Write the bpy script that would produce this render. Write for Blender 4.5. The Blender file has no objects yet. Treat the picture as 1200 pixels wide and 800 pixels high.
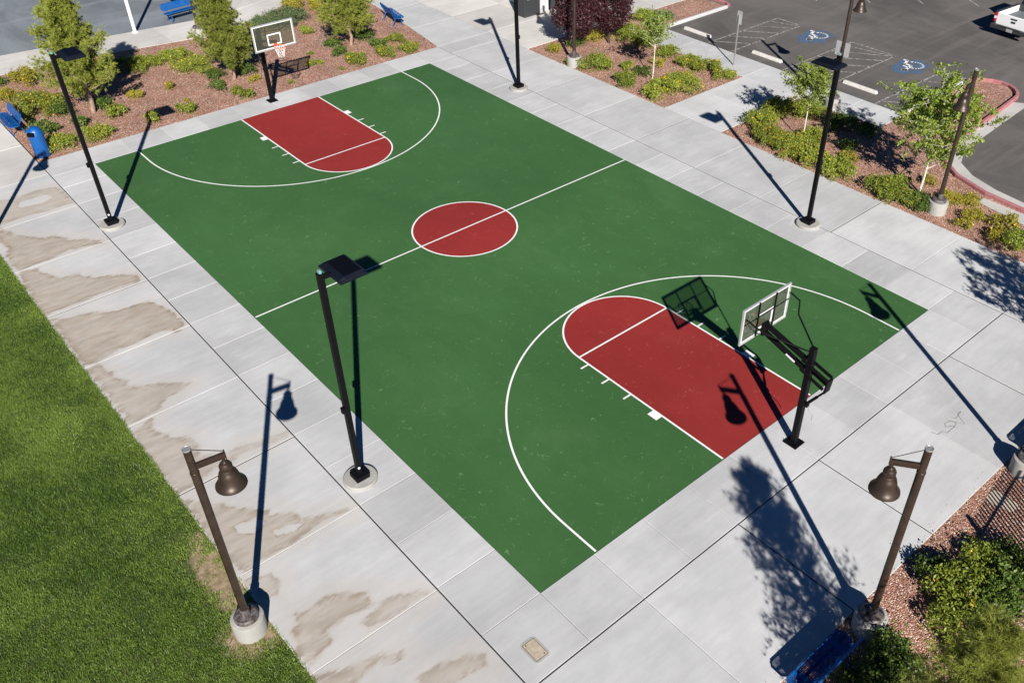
import bpy, bmesh, math, random
import numpy as np
from mathutils import Vector, Matrix
rad = math.radians
random.seed(7); rng = np.random.default_rng(7)
S = bpy.context.scene
COL = S.collection

# ---------------------------------------------------------------- camera, sky, sun, exposure
CAM = Vector((-15.5675, -22.9074, 16.5535)); YAW, PIT, ROL, FPX = 0.7386, 0.6662, 0.0083, 1064.5
_f = Vector((math.sin(YAW)*math.cos(PIT), math.cos(YAW)*math.cos(PIT), -math.sin(PIT)))
_r = Vector((math.cos(YAW), -math.sin(YAW), 0)); _u = _r.cross(_f)
R_, U_ = _r*math.cos(ROL)+_u*math.sin(ROL), -_r*math.sin(ROL)+_u*math.cos(ROL)
cd = bpy.data.cameras.new('camera'); cam = bpy.data.objects.new('camera', cd); COL.objects.link(cam)
M = Matrix((R_, U_, -_f)).transposed().to_4x4(); M.translation = CAM; cam.matrix_world = M
cd.sensor_width = 36; cd.lens = FPX/1200*36; cd.shift_x = -73.95/1200; cd.shift_y = 0.26/1200
cd.clip_start = .1; cd.clip_end = 2000
S.camera = cam
SUN_EL, SH_AZ = rad(32.3), rad(30.0)          # shadows run towards azimuth SH_AZ (from +Y to +X)
wd = bpy.data.worlds.new("World"); S.world = wd; wd.use_nodes = True
nt = wd.node_tree; sky = nt.nodes.new('ShaderNodeTexSky'); sky.sky_type = 'NISHITA'; sky.sun_disc = False
sky.sun_elevation = SUN_EL; sky.sun_rotation = SH_AZ + math.pi
sky.air_density = .42; sky.dust_density = 0.0; sky.ozone_density = 5.0
hs = nt.nodes.new('ShaderNodeHueSaturation'); hs.inputs['Saturation'].default_value = 1.15; hs.inputs['Value'].default_value = .85
nt.links.new(sky.outputs[0], hs.inputs['Color']); nt.links.new(hs.outputs[0], nt.nodes['Background'].inputs[0]); nt.nodes['Background'].inputs[1].default_value = .05
sd = bpy.data.lights.new('sun', 'SUN'); sd.energy = 5.0; sd.angle = rad(.53); sd.color = (1, .95, .88)
so = bpy.data.objects.new('sun', sd); COL.objects.link(so)
ldir = Vector((math.sin(SH_AZ)*math.cos(SUN_EL), math.cos(SH_AZ)*math.cos(SUN_EL), -math.sin(SUN_EL)))
so.rotation_euler = ldir.to_track_quat('-Z', 'Y').to_euler(); so.location = (0, 0, 40)
S.view_settings.view_transform = 'Standard'; S.view_settings.look = 'None'
S.view_settings.exposure = .70; S.view_settings.gamma = 1

def G(px, py, z=0.0):                           # a point of the photograph at height z, in metres
    x = (px-673.954)/FPX; y = (400.26-py)/FPX
    d = R_*x + U_*y + _f; t = (z-CAM.z)/d.z
    return CAM + d*t

# ---------------------------------------------------------------- materials
def mat(name, base=(.5, .5, .5), rough=.6, metal=0.0, spec=.5):
    m = bpy.data.materials.new(name); m.use_nodes = True
    b = m.node_tree.nodes['Principled BSDF']
    b.inputs['Base Color'].default_value = (*base, 1); b.inputs['Roughness'].default_value = rough
    b.inputs['Metallic'].default_value = metal; b.inputs['Specular IOR Level'].default_value = spec
    return m
class NT:
    def __init__(s, m): s.t = m.node_tree; s.b = s.t.nodes['Principled BSDF']; s._c = None
    def n(s, k, **kw):
        o = s.t.nodes.new(k)
        for a, v in kw.items(): setattr(o, a, v)
        return o
    def l(s, a, b): s.t.links.new(a, b)
    def co(s):
        if not s._c: s._c = s.n('ShaderNodeNewGeometry').outputs['Position']
        return s._c
    def mp(s, scale=(1, 1, 1), rot=0, src=None, loc=(0, 0, 0)):
        o = s.n('ShaderNodeMapping'); o.inputs['Scale'].default_value = scale; o.inputs['Rotation'].default_value = (0, 0, rot)
        o.inputs['Location'].default_value = loc
        s.l(src or s.co(), o.inputs[0]); return o.outputs[0]
    def noise(s, sc, det=3, rough=.55, dist=0, vec=None, col=False):
        o = s.n('ShaderNodeTexNoise'); o.inputs['Scale'].default_value = sc; o.inputs['Detail'].default_value = det
        o.inputs['Roughness'].default_value = rough; o.inputs['Distortion'].default_value = dist
        s.l(vec or s.co(), o.inputs['Vector']); return o.outputs['Color' if col else 'Fac']
    def vor(s, sc, out='Color', vec=None, feat='F1'):
        o = s.n('ShaderNodeTexVoronoi'); o.inputs['Scale'].default_value = sc; o.feature = feat
        s.l(vec or s.co(), o.inputs['Vector']); return o.outputs[out]
    def m(s, op, a, b=None, c=None, clamp=False):
        o = s.n('ShaderNodeMath', operation=op, use_clamp=clamp)
        for i, v in enumerate((a, b, c)):
            if v is None: continue
            if isinstance(v, (int, float)): o.inputs[i].default_value = v
            else: s.l(v, o.inputs[i])
        return o.outputs[0]
    def ramp(s, x, a, b, lo=0., hi=1.):
        o = s.n('ShaderNodeMapRange', clamp=True, interpolation_type='SMOOTHSTEP')
        s.l(x, o.inputs[0])
        for i, v in zip((1, 2, 3, 4), (a, b, lo, hi)): o.inputs[i].default_value = v
        return o.outputs[0]
    def mix(s, f, a, b, mode='MIX'):
        o = s.n('ShaderNodeMix', data_type='RGBA', blend_type=mode)
        if isinstance(f, (int, float)): o.inputs[0].default_value = f
        else: s.l(f, o.inputs[0])
        for i, v in ((6, a), (7, b)):
            if isinstance(v, tuple): o.inputs[i].default_value = (*v, 1)
            else: s.l(v, o.inputs[i])
        return o.outputs[2]
    def scale(s, c, f):                          # colour times a grey value
        o = s.n('ShaderNodeVectorMath', operation='SCALE'); s.l(c, o.inputs[0]) if not isinstance(c, tuple) else setattr(o.inputs[0], 'default_value', c)
        s.l(f, o.inputs['Scale']) if not isinstance(f, (int, float)) else setattr(o.inputs['Scale'], 'default_value', f)
        return o.outputs[0]
    def attr(s, name): o = s.n('ShaderNodeAttribute', attribute_name=name); return o.outputs['Fac']
    def sep(s, v=None): o = s.n('ShaderNodeSeparateXYZ'); s.l(v or s.co(), o.inputs[0]); return o.outputs
    def col(s, c): s.l(c, s.b.inputs['Base Color'])
    def bump(s, h, st=.3, d=.01):
        o = s.n('ShaderNodeBump'); o.inputs['Strength'].default_value = st; o.inputs['Distance'].default_value = d
        s.l(h, o.inputs['Height']); s.l(o.outputs[0], s.b.inputs['Normal'])

def concrete(name, stained=False, base=(.455, .46, .468)):
    m = mat(name, base, .85, spec=.3); t = NT(m)
    v = t.m('ADD', t.m('MULTIPLY', t.attr('tint'), .22), .90)
    cloud = t.ramp(t.noise(.55, 5, .6), .3, .7, .9, 1.07)
    brush = t.ramp(t.noise(1.0, 5, .65, vec=t.mp((.7, 5, 1), .5)), .3, .7, .955, 1.04)
    fine = t.ramp(t.noise(55, 3, .7), .25, .75, .92, 1.06)
    c = t.scale(base, t.m('MULTIPLY', t.m('MULTIPLY', v, cloud), t.m('MULTIPLY', fine, brush)))
    # light dried patches and dark specks
    wh = t.ramp(t.noise(.8, 6, .7, .4, vec=t.mp((.6, 2.2, 1), -.3)), .56, .68)
    c = t.mix(t.m('MULTIPLY', wh, .22), c, (.62, .62, .61))
    sp = t.m('MULTIPLY', t.ramp(t.vor(3.2, 'Distance'), .02, .035, 1, 0), t.ramp(t.noise(1.1), .5, .6))
    c = t.mix(t.m('MULTIPLY', sp, .6), c, (.16, .15, .14))
    gm = t.m('MULTIPLY', t.ramp(t.vor(1.9, 'Distance'), .018, .026, 1, 0), t.ramp(t.noise(.9, 2, vec=t.mp((1, 1, 1), 0, loc=(20, 3, 0))), .46, .52))
    c = t.mix(t.m('MULTIPLY', gm, .45), c, (.20, .19, .18))
    if stained:
        sd = t.attr('stain'); amt = t.attr('amount')
        n1 = t.noise(1.0, 6, .62, .5, vec=t.mp((1.0, 3.4, 1), .12)); n2 = t.noise(2.2, 5, .7, .3, vec=t.mp((.8, 2.2, 1), .1, loc=(5, 2, 0)))
        n3 = t.noise(16, 4, .75)
        k = t.m('ADD', sd, t.m('ADD', t.m('MULTIPLY', t.m('SUBTRACT', n1, .5), .55), t.m('MULTIPLY', t.m('SUBTRACT', n3, .5), .10)))
        body = t.m('MULTIPLY', t.ramp(k, -.09, .09), t.ramp(n2, .25, .62, .55, 1.0))
        soft = t.ramp(k, -.75, .1, 0, .48)
        rim = t.m('MULTIPLY', t.m('MULTIPLY', t.ramp(k, -.01, .03), t.ramp(k, .04, .24, 1, 0)), t.ramp(n2, .42, .58))
        c = t.mix(soft, c, (.47, .43, .385))
        c = t.mix(t.m('MULTIPLY', t.m('MULTIPLY', body, amt), .95), c, t.mix(t.ramp(n1, .35, .65), (.38, .325, .265), (.29, .24, .19)))
        c = t.mix(t.m('MULTIPLY', t.m('MULTIPLY', rim, amt), .6), c, (.19, .14, .10))
    t.col(c); t.bump(t.noise(90, 4, .7), .25, .004)
    return m
M_con = concrete('concrete'); M_stain = concrete('stained_concrete', True)
M_walk2 = concrete('pale_concrete', base=(.50, .485, .465))
M_drum = concrete('cast_concrete', base=(.38, .37, .345)); t = NT(M_drum)
M_drum.node_tree.nodes['Principled BSDF'].inputs['Roughness'].default_value = .95

def court_mat(name, base, pale):
    m = mat(name, base, .62, spec=.22); t = NT(m)
    v = t.m('MULTIPLY', t.ramp(t.noise(.13, 4, .55), .3, .7, .88, 1.10), t.ramp(t.noise(1.6, 6, .7, vec=t.mp((1, .35, 1))), .3, .7, .96, 1.04))
    v = t.m('MULTIPLY', v, t.ramp(t.noise(60, 2, .7), .2, .8, .88, 1.12))
    c = t.scale(base, v)
    wear = t.m('MULTIPLY', t.ramp(t.noise(.33, 5, .7, .6, vec=t.mp((1, 1, 1), 0, loc=(31, 7, 0))), .50, .72), .06)
    c = t.mix(wear, c, pale)
    # fine curved scuffs left by shoes and balls
    for sc, ro, lo, w in ((.9, .3, 1, .005), (1.7, 1.9, 5, .008), (2.6, 2.6, 9, .011), (1.3, 4.0, 14, .006)):
        n = t.noise(sc, 2, .4, 1.2, vec=t.mp((1, 1, 1), ro, loc=(lo, lo, 0)))
        line = t.ramp(t.m('ABSOLUTE', t.m('SUBTRACT', n, .5)), w*.5, w, 1, 0)
        msk = t.ramp(t.noise(2.3, 3, .7, vec=t.mp((1, 1, 1), 0, loc=(lo*3, 0, 0))), .57, .66)
        c = t.mix(t.m('MULTIPLY', t.m('MULTIPLY', line, msk), .45), c, pale)
    sp = t.m('MULTIPLY', t.ramp(t.noise(9, 5, .8, .5, vec=t.mp((1.6, .6, 1), .8)), .68, .76), t.ramp(t.noise(.8, 2), .5, .62))
    c = t.mix(t.m('MULTIPLY', sp, .22), c, pale)
    t.col(c); t.bump(t.noise(120, 2), .12, .003)
    return m
M_green = court_mat('green_court_coating', (.043, .116, .036), (.19, .29, .15))
M_red = court_mat('red_court_coating', (.24, .025, .0225), (.40, .12, .10))
M_line = mat('white_line_paint', (.80, .80, .79), .6)
t = NT(M_line); t.col(t.scale((.80, .80, .79), t.ramp(t.noise(14, 4, .7), .3, .7, .88, 1.04)))

def gravel(name, a, b, c3):
    m = mat(name, a, .9, spec=.2); t = NT(m)
    v = t.vor(30, 'Color'); x = t.sep(v)
    c = t.mix(x[0], a, b); c = t.mix(t.ramp(x[1], .80, .9), c, c3)
    c = t.mix(t.ramp(x[2], .0, .22, .75, 0), c, (.045, .025, .02))
    c = t.scale(c, t.ramp(t.noise(.9, 5, .65), .3, .7, .84, 1.12))
    dist = t.vor(30, 'Distance')
    c = t.scale(c, t.ramp(dist, .3, .75, 1.0, .55))
    t.col(c); t.bump(t.m('SUBTRACT', 1, dist), 1, .03)
    return m
M_grav = gravel('pink_gravel', (.37, .165, .115), (.58, .325, .24), (.76, .62, .52))
M_mulch = gravel('brown_gravel', (.22, .10, .06), (.34, .18, .11), (.45, .3, .2))

def asphalt(name, base, blue=False):
    m = mat(name, base, .85, spec=.3); t = NT(m)
    v = t.m('MULTIPLY', t.ramp(t.noise(.22, 6, .68, .8, vec=t.mp((1, .45, 1), -.25)), .32, .68, .74, 1.24), t.ramp(t.noise(45, 3, .8), .25, .75, .8, 1.2))
    c = t.scale(base, v)
    sp = t.ramp(t.noise(1.7, 6, .75, .5), .63, .72)
    c = t.mix(t.m('MULTIPLY', sp, .45), c, (.03, .03, .03))
    tr = t.ramp(t.noise(.7, 4, .6, 1.0, vec=t.mp((.12, 1.3, 1), -1.75)), .52, .66)
    c = t.mix(t.m('MULTIPLY', tr, .32), c, (.17, .155, .145) if not blue else (.26, .29, .33))
    t.col(c); t.bump(t.noise(120, 3), .4, .006)
    return m
M_asph = asphalt('parking_asphalt', (.104, .097, .092)); M_play = asphalt('play_surface', (.165, .185, .205), True)
M_worn = mat('worn_white_paint', (.6, .6, .58), .8); t = NT(M_worn)
t.col(t.mix(t.ramp(t.noise(7, 5, .75), .42, .62), (.13, .12, .115), (.40, .39, .375)))
M_bluep = mat('blue_paint', (.03, .12, .3), .8); t = NT(M_bluep)
t.col(t.mix(t.ramp(t.noise(2.2, 6, .8),   .38, .70), (.08, .09, .105), (.035, .13, .30)))
M_redc = mat('red_kerb_paint', (.5, .06, .08), .7); t = NT(M_redc)
t.col(t.mix(t.ramp(t.noise(5, 5, .7), .3, .7), (.38, .105, .12), (.33, .18, .18)))
M_soil = mat('soil', (.06, .07, .02), .95); t = NT(M_soil)
x, y, z = t.sep(t.mp())
def blob(cx_, cy_, rx, ry):
    u = t.m('DIVIDE', t.m('SUBTRACT', x, cx_), rx); v = t.m('DIVIDE', t.m('SUBTRACT', y, cy_), ry)
    return t.m('SUBTRACT', 1.0, t.m('SQRT', t.m('ADD', t.m('MULTIPLY', u, u), t.m('MULTIPLY', v, v))))
bl = t.m('MAXIMUM', blob(-12.85, -8.4, .5, 1.7), blob(-13.0, -10.15, .75, .75))
msk = t.ramp(t.m('ADD', bl, t.m('MULTIPLY', t.m('SUBTRACT', t.noise(3, 5, .7), .5), .9)), -.05, .25)
gr = t.mix(t.ramp(t.noise(1.2, 5, .7), .4, .6), (.035, .055, .012), (.075, .085, .025))
t.col(t.mix(msk, gr, t.mix(t.ramp(t.noise(7, 6, .75), .35, .65), (.33, .25, .16), (.17, .13, .065))))
M_dry = mat('dry_dirt', (.3, .22, .14), .95); t = NT(M_dry)
t.col(t.mix(t.ramp(t.noise(6, 6, .75), .35, .65), (.36, .26, .165), (.20, .155, .08)))
M_earth = mat('earth', (.2, .16, .12), .95); M_filler = mat('joint_filler', (.02, .019, .018), .9)

def leafy(name, a, b, trans=.25, attr='tint', rough=.5):
    m = mat(name, a, rough, spec=.35); t = NT(m)
    oi = t.n('ShaderNodeObjectInfo').outputs['Random']
    c = t.mix(t.attr(attr), a, b); c = t.scale(c, t.m('ADD', t.m('MULTIPLY', oi, .3), .85))
    t.col(c)
    tr = t.n('ShaderNodeBsdfTranslucent'); t.l(t.scale(c, 1.3), tr.inputs[0])
    mx = t.n('ShaderNodeMixShader'); mx.inputs[0].default_value = trans
    out = t.t.nodes['Material Output']; t.l(t.b.outputs[0], mx.inputs[1]); t.l(tr.outputs[0], mx.inputs[2]); t.l(mx.outputs[0], out.inputs[0])
    return m
M_grass = leafy('grass_blades', (.045, .108, .013), (.23, .325, .062), .3)
M_lant = leafy('bright_shrub_leaves', (.105, .150, .016), (.31, .35, .05))
M_dark = leafy('deep_green_leaves', (.045, .090, .014), (.14, .20, .035))
M_grey = leafy('grey_green_leaves', (.085, .13, .055), (.19, .25, .11))
M_yell = leafy('yellow_green_leaves', (.19, .19, .02), (.42, .36, .05))
M_pine = leafy('pine_needles', (.115, .150, .018), (.37, .40, .075), .2)
M_ash = leafy('young_tree_leaves', (.115, .18, .022), (.30, .37, .055), .35)
M_plum = leafy('burgundy_leaves', (.035, .010, .014), (.10, .035, .04), .15)
M_flow = leafy('orange_flowers', (.75, .38, .02), (.85, .60, .04), .2)
def bark(name, a, b):
    m = mat(name, a, .9, spec=.2); t = NT(m)
    t.col(t.mix(t.ramp(t.noise(9, 5, .7, vec=t.mp((2, 2, .5))), .35, .65), a, b)); t.bump(t.noise(20, 4), .6, .02); return m
M_bark = bark('pine_bark', (.23, .15, .11), (.38, .27, .21)); M_wbark = bark('pale_bark', (.5, .45, .38), (.66, .62, .54))
M_dbark = bark('dark_bark', (.05, .035, .03), (.1, .07, .06))

M_black = mat('black_paint', (.004, .004, .005), .55, spec=.12)
M_panel = mat('dark_glossy_panel', (.003, .003, .005), .5, spec=.1)
M_brown = mat('brown_metal', (.040, .026, .019), .42, .35); t = NT(M_brown)
t.col(t.scale((.043, .028, .0205), t.ramp(t.noise(5, 4, .7), .3, .7, .8, 1.25)))
M_brcap = mat('weathered_brown_metal', (.09, .075, .075), .6, .2); t = NT(M_brcap)
t.col(t.mix(t.ramp(t.noise(9, 5, .75), .4, .6), (.055, .038, .032), (.16, .145, .15)))
M_blue = mat('blue_coated_metal', (.004, .080, .285), .42)
def perforated():
    m = mat('blue_perforated_metal', (.004, .075, .275), .42); t = NT(m)
    d = t.vor(1, 'Distance', vec=t.mp((24, 24, 0), 0, src=t.n('ShaderNodeTexCoord').outputs['Object']))
    x = t.n('ShaderNodeTexVoronoi')
    t.t.nodes.remove(x)
    tc = t.n('ShaderNodeTexCoord').outputs['Object']; s_ = t.sep(t.mp((28, 28, 28), 0, src=tc))
    hx = t.m('ABSOLUTE', t.m('SUBTRACT', t.m('FRACT', s_[0]), .5)); hy = t.m('ABSOLUTE', t.m('SUBTRACT', t.m('FRACT', t.m('ADD', s_[1], s_[2])), .5))
    hole = t.m('LESS_THAN', t.m('ADD', t.m('MULTIPLY', hx, hx), t.m('MULTIPLY', hy, hy)), .11)
    t.l(t.m('SUBTRACT', 1, hole), t.b.inputs['Alpha']); return m
M_perf = perforated()
M_white = mat('white_paint', (.8, .8, .8), .4)
M_alu = mat('aluminium', (.62, .63, .64), .4, .6)
M_steel = mat('galvanised_steel', (.42, .42, .41), .5, .6)
M_rim = mat('orange_rim', (.75, .09, .02), .45)
M_net = mat('white_net', (.8, .78, .76), .8)
M_dgrey = mat('dark_grey_metal', (.035, .037, .04), .5)
M_mgrey = mat('grey_liner', (.13, .14, .155), .55)
M_wall = mat('pale_rendered_wall', (.48, .49, .51), .9); t = NT(M_wall); t.col(t.scale((.48, .49, .51), t.ramp(t.noise(2, 5, .7), .3, .7, .93, 1.05)))
M_tail = mat('red_lens', (.45, .01, .015), .2)
M_glass = mat('dark_window', (.01, .012, .015), .08)
M_rub = mat('tyre_rubber', (.02, .02, .02), .8)
M_lid = mat('beige_lid', (.42, .35, .27), .8); t = NT(M_lid); t.col(t.scale((.42, .35, .27), t.ramp(t.noise(12, 5, .7), .3, .7, .8, 1.15)))
M_stone = mat('pale_stone', (.50, .42, .32), .9)
M_sensor = mat('blue_green_lens', (.12, .30, .33), .25)
def board_glass():
    m = bpy.data.materials.new('smoky_backboard_glass'); m.use_nodes = True; n = m.node_tree; n.nodes.clear()
    o = n.nodes.new('ShaderNodeOutputMaterial'); tr = n.nodes.new('ShaderNodeBsdfTransparent'); tr.inputs[0].default_value = (.70, .72, .67, 1)
    df = n.nodes.new('ShaderNodeBsdfDiffuse'); df.inputs[0].default_value = (.34, .34, .28, 1)
    gl = n.nodes.new('ShaderNodeBsdfGlossy'); gl.inputs['Roughness'].default_value = .05
    a = n.nodes.new('ShaderNodeMixShader'); a.inputs[0].default_value = .09
    b = n.nodes.new('ShaderNodeMixShader'); b.inputs[0].default_value = .07
    n.links.new(tr.outputs[0], a.inputs[1]); n.links.new(df.outputs[0], a.inputs[2]); n.links.new(a.outputs[0], b.inputs[1]); n.links.new(gl.outputs[0], b.inputs[2]); n.links.new(b.outputs[0], o.inputs[0])
    return m
M_bglass = board_glass()

# ---------------------------------------------------------------- mesh helpers
class MB:
    def __init__(s): s.v = []; s.f = []; s.fm = []; s.k = 0
    def add(s, vs, fs):
        n = len(s.v); s.v += [tuple(v) for v in vs]; s.f += [tuple(i+n for i in f) for f in fs]; s.fm += [s.k]*len(fs); return s
    def box(s, c, size, rot=None):
        sx, sy, sz = (d/2 for d in size); R = rot or Matrix.Identity(3); c = Vector(c)
        vs = [c + R @ Vector((x*sx, y*sy, z*sz)) for x in (-1, 1) for y in (-1, 1) for z in (-1, 1)]
        return s.add(vs, [(0, 1, 3, 2), (4, 6, 7, 5), (0, 4, 5, 1), (2, 3, 7, 6), (0, 2, 6, 4), (1, 5, 7, 3)])
    def bar(s, a, b, w, h=None, up=(0, 0, 1)):
        a, b = Vector(a), Vector(b); d = b-a; L = d.length; d.normalize(); up = Vector(up)
        if abs(d.dot(up)) > .99: up = Vector((0, 1, 0))
        x = d.cross(up).normalized(); y = x.cross(d)
        return s.box((a+b)/2, (w, L, h or w), Matrix((x, d, y)).transposed())
    def tube(s, pts, r, seg=8, caps=True):
        pts = [Vector(p) for p in pts]; n = len(pts); rs = r if isinstance(r, (list, tuple)) else [r]*n
        vs = []; px = None
        for i, p in enumerate(pts):
            d = (pts[min(i+1, n-1)]-pts[max(i-1, 0)]).normalized()
            if px is None: px = d.orthogonal().normalized()
            x = (px - d*px.dot(d)).normalized(); px = x; y = d.cross(x)
            for k in range(seg):
                a = 2*math.pi*k/seg; vs.append(p + (x*math.cos(a)+y*math.sin(a))*rs[i])
        fs = [(i*seg+k, i*seg+(k+1) % seg, (i+1)*seg+(k+1) % seg, (i+1)*seg+k) for i in range(n-1) for k in range(seg)]
        if caps: fs += [tuple(range(seg))[::-1], tuple((n-1)*seg+k for k in range(seg))]
        return s.add(vs, fs)
    def lathe(s, prof, c=(0, 0, 0), seg=32):
        vs = []; n = len(prof)
        for r, z in prof:
            for k in range(seg):
                a = 2*math.pi*k/seg; vs.append((c[0]+r*math.cos(a), c[1]+r*math.sin(a), c[2]+z))
        fs = [(i*seg+k, i*seg+(k+1) % seg, (i+1)*seg+(k+1) % seg, (i+1)*seg+k) for i in range(n-1) for k in range(seg)]
        if prof[0][0] > 1e-4: fs.append(tuple(range(seg))[::-1])
        if prof[-1][0] > 1e-4: fs.append(tuple((n-1)*seg+k for k in range(seg)))
        return s.add(vs, fs)
    def prism(s, poly, z0, z1):
        n = len(poly); vs = [(x, y, z0) for x, y in poly] + [(x, y, z1) for x, y in poly]
        fs = [tuple(range(n))[::-1], tuple(range(n, 2*n))] + [(i, (i+1) % n, n+(i+1) % n, n+i) for i in range(n)]
        return s.add(vs, fs)
    def build(s, name, mats, parent=None, smooth=False, bevel=0, kind=None):
        me = bpy.data.meshes.new(name); me.from_pydata(s.v, [], s.f)
        for m in (mats if isinstance(mats, (list, tuple)) else [mats]): me.materials.append(m)
        if any(s.fm): me.polygons.foreach_set('material_index', s.fm)
        bm = bmesh.new(); bm.from_mesh(me)
        if smooth: bmesh.ops.remove_doubles(bm, verts=bm.verts, dist=1e-5)
        bmesh.ops.recalc_face_normals(bm, faces=bm.faces); bm.to_mesh(me); bm.free()
        if smooth:
            me.polygons.foreach_set('use_smooth', [True]*len(me.polygons)); me.set_sharp_from_angle(angle=rad(38))
        o = bpy.data.objects.new(name, me); COL.objects.link(o)
        if bevel:
            b = o.modifiers.new('bevel', 'BEVEL'); b.width = bevel; b.segments = 2; b.limit_method = 'ANGLE'
        if parent: o.parent = parent
        if kind: o['kind'] = kind
        return o
def tag(o, label=None, cat=None, group=None):
    if label: o['label'] = label
    if cat: o['category'] = cat
    if group: o['group'] = group
    return o
def empty(name, loc, rz=0, label=None, cat=None, group=None):
    o = bpy.data.objects.new(name, None); o.empty_display_size = .3; COL.objects.link(o)
    o.location = loc; o.rotation_euler = (0, 0, rz); return tag(o, label, cat, group)
def copy_tree(o, loc, rz=0, label=None):
    def rec(a, par):
        c = a.copy(); COL.objects.link(c); c.parent = par
        for ch in list(KIDS.get(a.name, [])): rec(ch, c)
        return c
    KIDS = {}
    for q in list(bpy.data.objects):
        if q.parent: KIDS.setdefault(q.parent.name, []).append(q)
    c = rec(o, None); c.location = loc; c.rotation_euler = (0, 0, rz)
    if label: c['label'] = label
    return c
def flat(name, polys, z, m, kind='structure'):
    b = MB()
    for p in polys: b.add([(x, y, z) for x, y in p], [tuple(range(len(p)))])
    o = b.build(name, m); o['kind'] = kind
    return o

# ---------------------------------------------------------------- ground and slabs
W, L = 7.88, 13.41
flat('ground', [[(-400, -400), (400, -400), (400, 400), (-400, 400)]], -.12, M_earth)
flat('parking_lot', [[(20.02, -60), (90, -60), (90, 90), (20.02, 90)], [(15.9, -60), (20.02, -60), (20.02, -7.9), (18.4, -8.1), (17.3, -8.7), (16.65, -9.6), (16.2, -10.9), (15.95, -12.6)]], -.03, M_asph)

def slabs(name, cells, m, kind='structure'):      # cells: (x0,x1,y0,y1, gaps l r b t); each slab has a tooled, chamfered edge
    b = MB(); tint = []
    for q in cells:
        g = .004; c = .010; d = .008
        if isinstance(q[0], tuple): P = [Vector((a[0], a[1], 0)) for a in q]
        else: P = [Vector((q[0], q[2], 0)), Vector((q[1], q[2], 0)), Vector((q[1], q[3], 0)), Vector((q[0], q[3], 0))]
        def inset(w):
            out = []
            for i in range(4):
                e0 = (P[i]-P[i-1]).normalized(); e1 = (P[(i+1) % 4]-P[i]).normalized(); n0 = Vector((-e0.y, e0.x, 0)); n1 = Vector((-e1.y, e1.x, 0)); m_ = (n0+n1); out.append(P[i]+m_*(w*2/m_.length_squared))
            return out
        A, B_ = inset(g), inset(g+c)
        vs = [(p.x, p.y, -.1) for p in A]+[(p.x, p.y, -d) for p in A]+[(p.x, p.y, 0) for p in B_]
        b.add(vs, [(8, 9, 10, 11)] + [(i, (i+1) % 4, 4+(i+1) % 4, 4+i) for i in range(4)] + [(4+i, 4+(i+1) % 4, 8+(i+1) % 4, 8+i) for i in range(4)])
        tint += [random.random()]*9
    o = b.build(name, m); a = o.data.attributes.new('tint', 'FLOAT', 'FACE'); a.data.foreach_set('value', tint); o['kind'] = kind
    return o
E_ = .011                                        # half width of the dark expansion joints
def grid(xs, ys, exx=(), exy=(), skip=None):
    out = []
    for i in range(len(xs)-1):
        for j in range(len(ys)-1):
            x0, x1, y0, y1 = xs[i], xs[i+1], ys[j], ys[j+1]
            if skip and skip((x0+x1)/2, (y0+y1)/2): continue
            if xs[i] in exx: x0 += E_
            if xs[i+1] in exx: x1 -= E_
            if ys[j] in exy: y0 += E_
            if ys[j+1] in exy: y1 -= E_
            out.append((x0, x1, y0, y1))
    return out
XL, XR, YN, YF = -9.5, 9.45, -15.03, 14.95
ysl = [-13.41+1.6*k for k in range(17)]+[13.41]
xsl = [-W+1.576*k for k in range(10)]+[W]
c = grid([XL, -W], [YN]+ysl+[YF], (XL,), (YN,))
c += grid([W, XR], [YN]+ysl+[YF], (XR,), (YN,))
c += grid(xsl, [YN, -L], (), (YN,)) + grid(xsl, [L, YF])
slabs('court_apron', c, M_con)
yw = [round(-18.25+3.2*k, 3) for k in range(-2, 14)]
yw = [-24.65, -21.45, -18.25, -15.05, -11.85, -8.65, -5.45, -2.25, .95, 4.15, 7.35, 10.55, 13.75]
STAINS = [
 (.62, [(-12,240),(0,235),(21,230),(52,221),(65,218),(75,223),(87,237),(56,247),(21,256),(0,263),(-12,262)]),
 (.85, [(-12,262),(0,266),(17,275),(52,279),(65,275),(80,281),(94,279),(115,282),(121,285),(80,293),(56,305),(35,313),(21,317),(7,305),(10,291),(0,284)]),
 (.85, [(21,317),(45,315),(70,326),(91,321),(112,325),(147,321),(163,322),(168,328),(154,333),(105,349),(77,361),(54,370),(45,364),(35,347),(26,330)]),
 (.9, [(58,375),(94,368),(115,364),(140,363),(175,353),(191,357),(210,370),(217,380),(206,389),(189,387),(161,403),(140,408),(115,422),(98,429),(84,410),(70,389)]),
 (.7, [(100,433),(115,427),(140,441),(152,452),(175,450),(224,449),(215,457),(195,466),(190,478),(175,487),(153,497),(130,470)]),
 (.7, [(153,507),(177,490),(182,505),(200,512),(225,512),(232,520),(230,532),(257,532),(280,535),(275,542),(250,550),(237,562),(208,580),(180,548),(163,525)]),
 (.3, [(245,540),(300,515),(340,505),(335,512),(290,530),(262,545)]),
 (.75, [(211,587),(237,585),(257,587),(270,595),(285,594),(310,599),(340,600),(350,604),(362,606),(380,602),(415,595),(410,600),(375,615),(342,635),(285,672),(281,668),(262,650),(240,622)]),
 (.5, [(286,680),(320,668),(330,682),(325,697),(305,700)]),
 (.75, [(347,720),(380,700),(400,695),(430,692),(440,707),(420,715),(400,727),(385,737),(390,755),(375,770),(362,785),(345,760),(342,740)]),
 (.5, [(450,700),(500,690),(505,695),(470,715),(430,738),(425,730)]),
 (.75, [(367,795),(400,785),(420,775),(450,765),(472,762),(467,770),(440,780),(420,800),(400,815),(370,805)]),
 (.6, [(490,790),(520,775),(545,767),(570,767),(575,780),(550,795),(520,810),(490,805)])]
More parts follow.
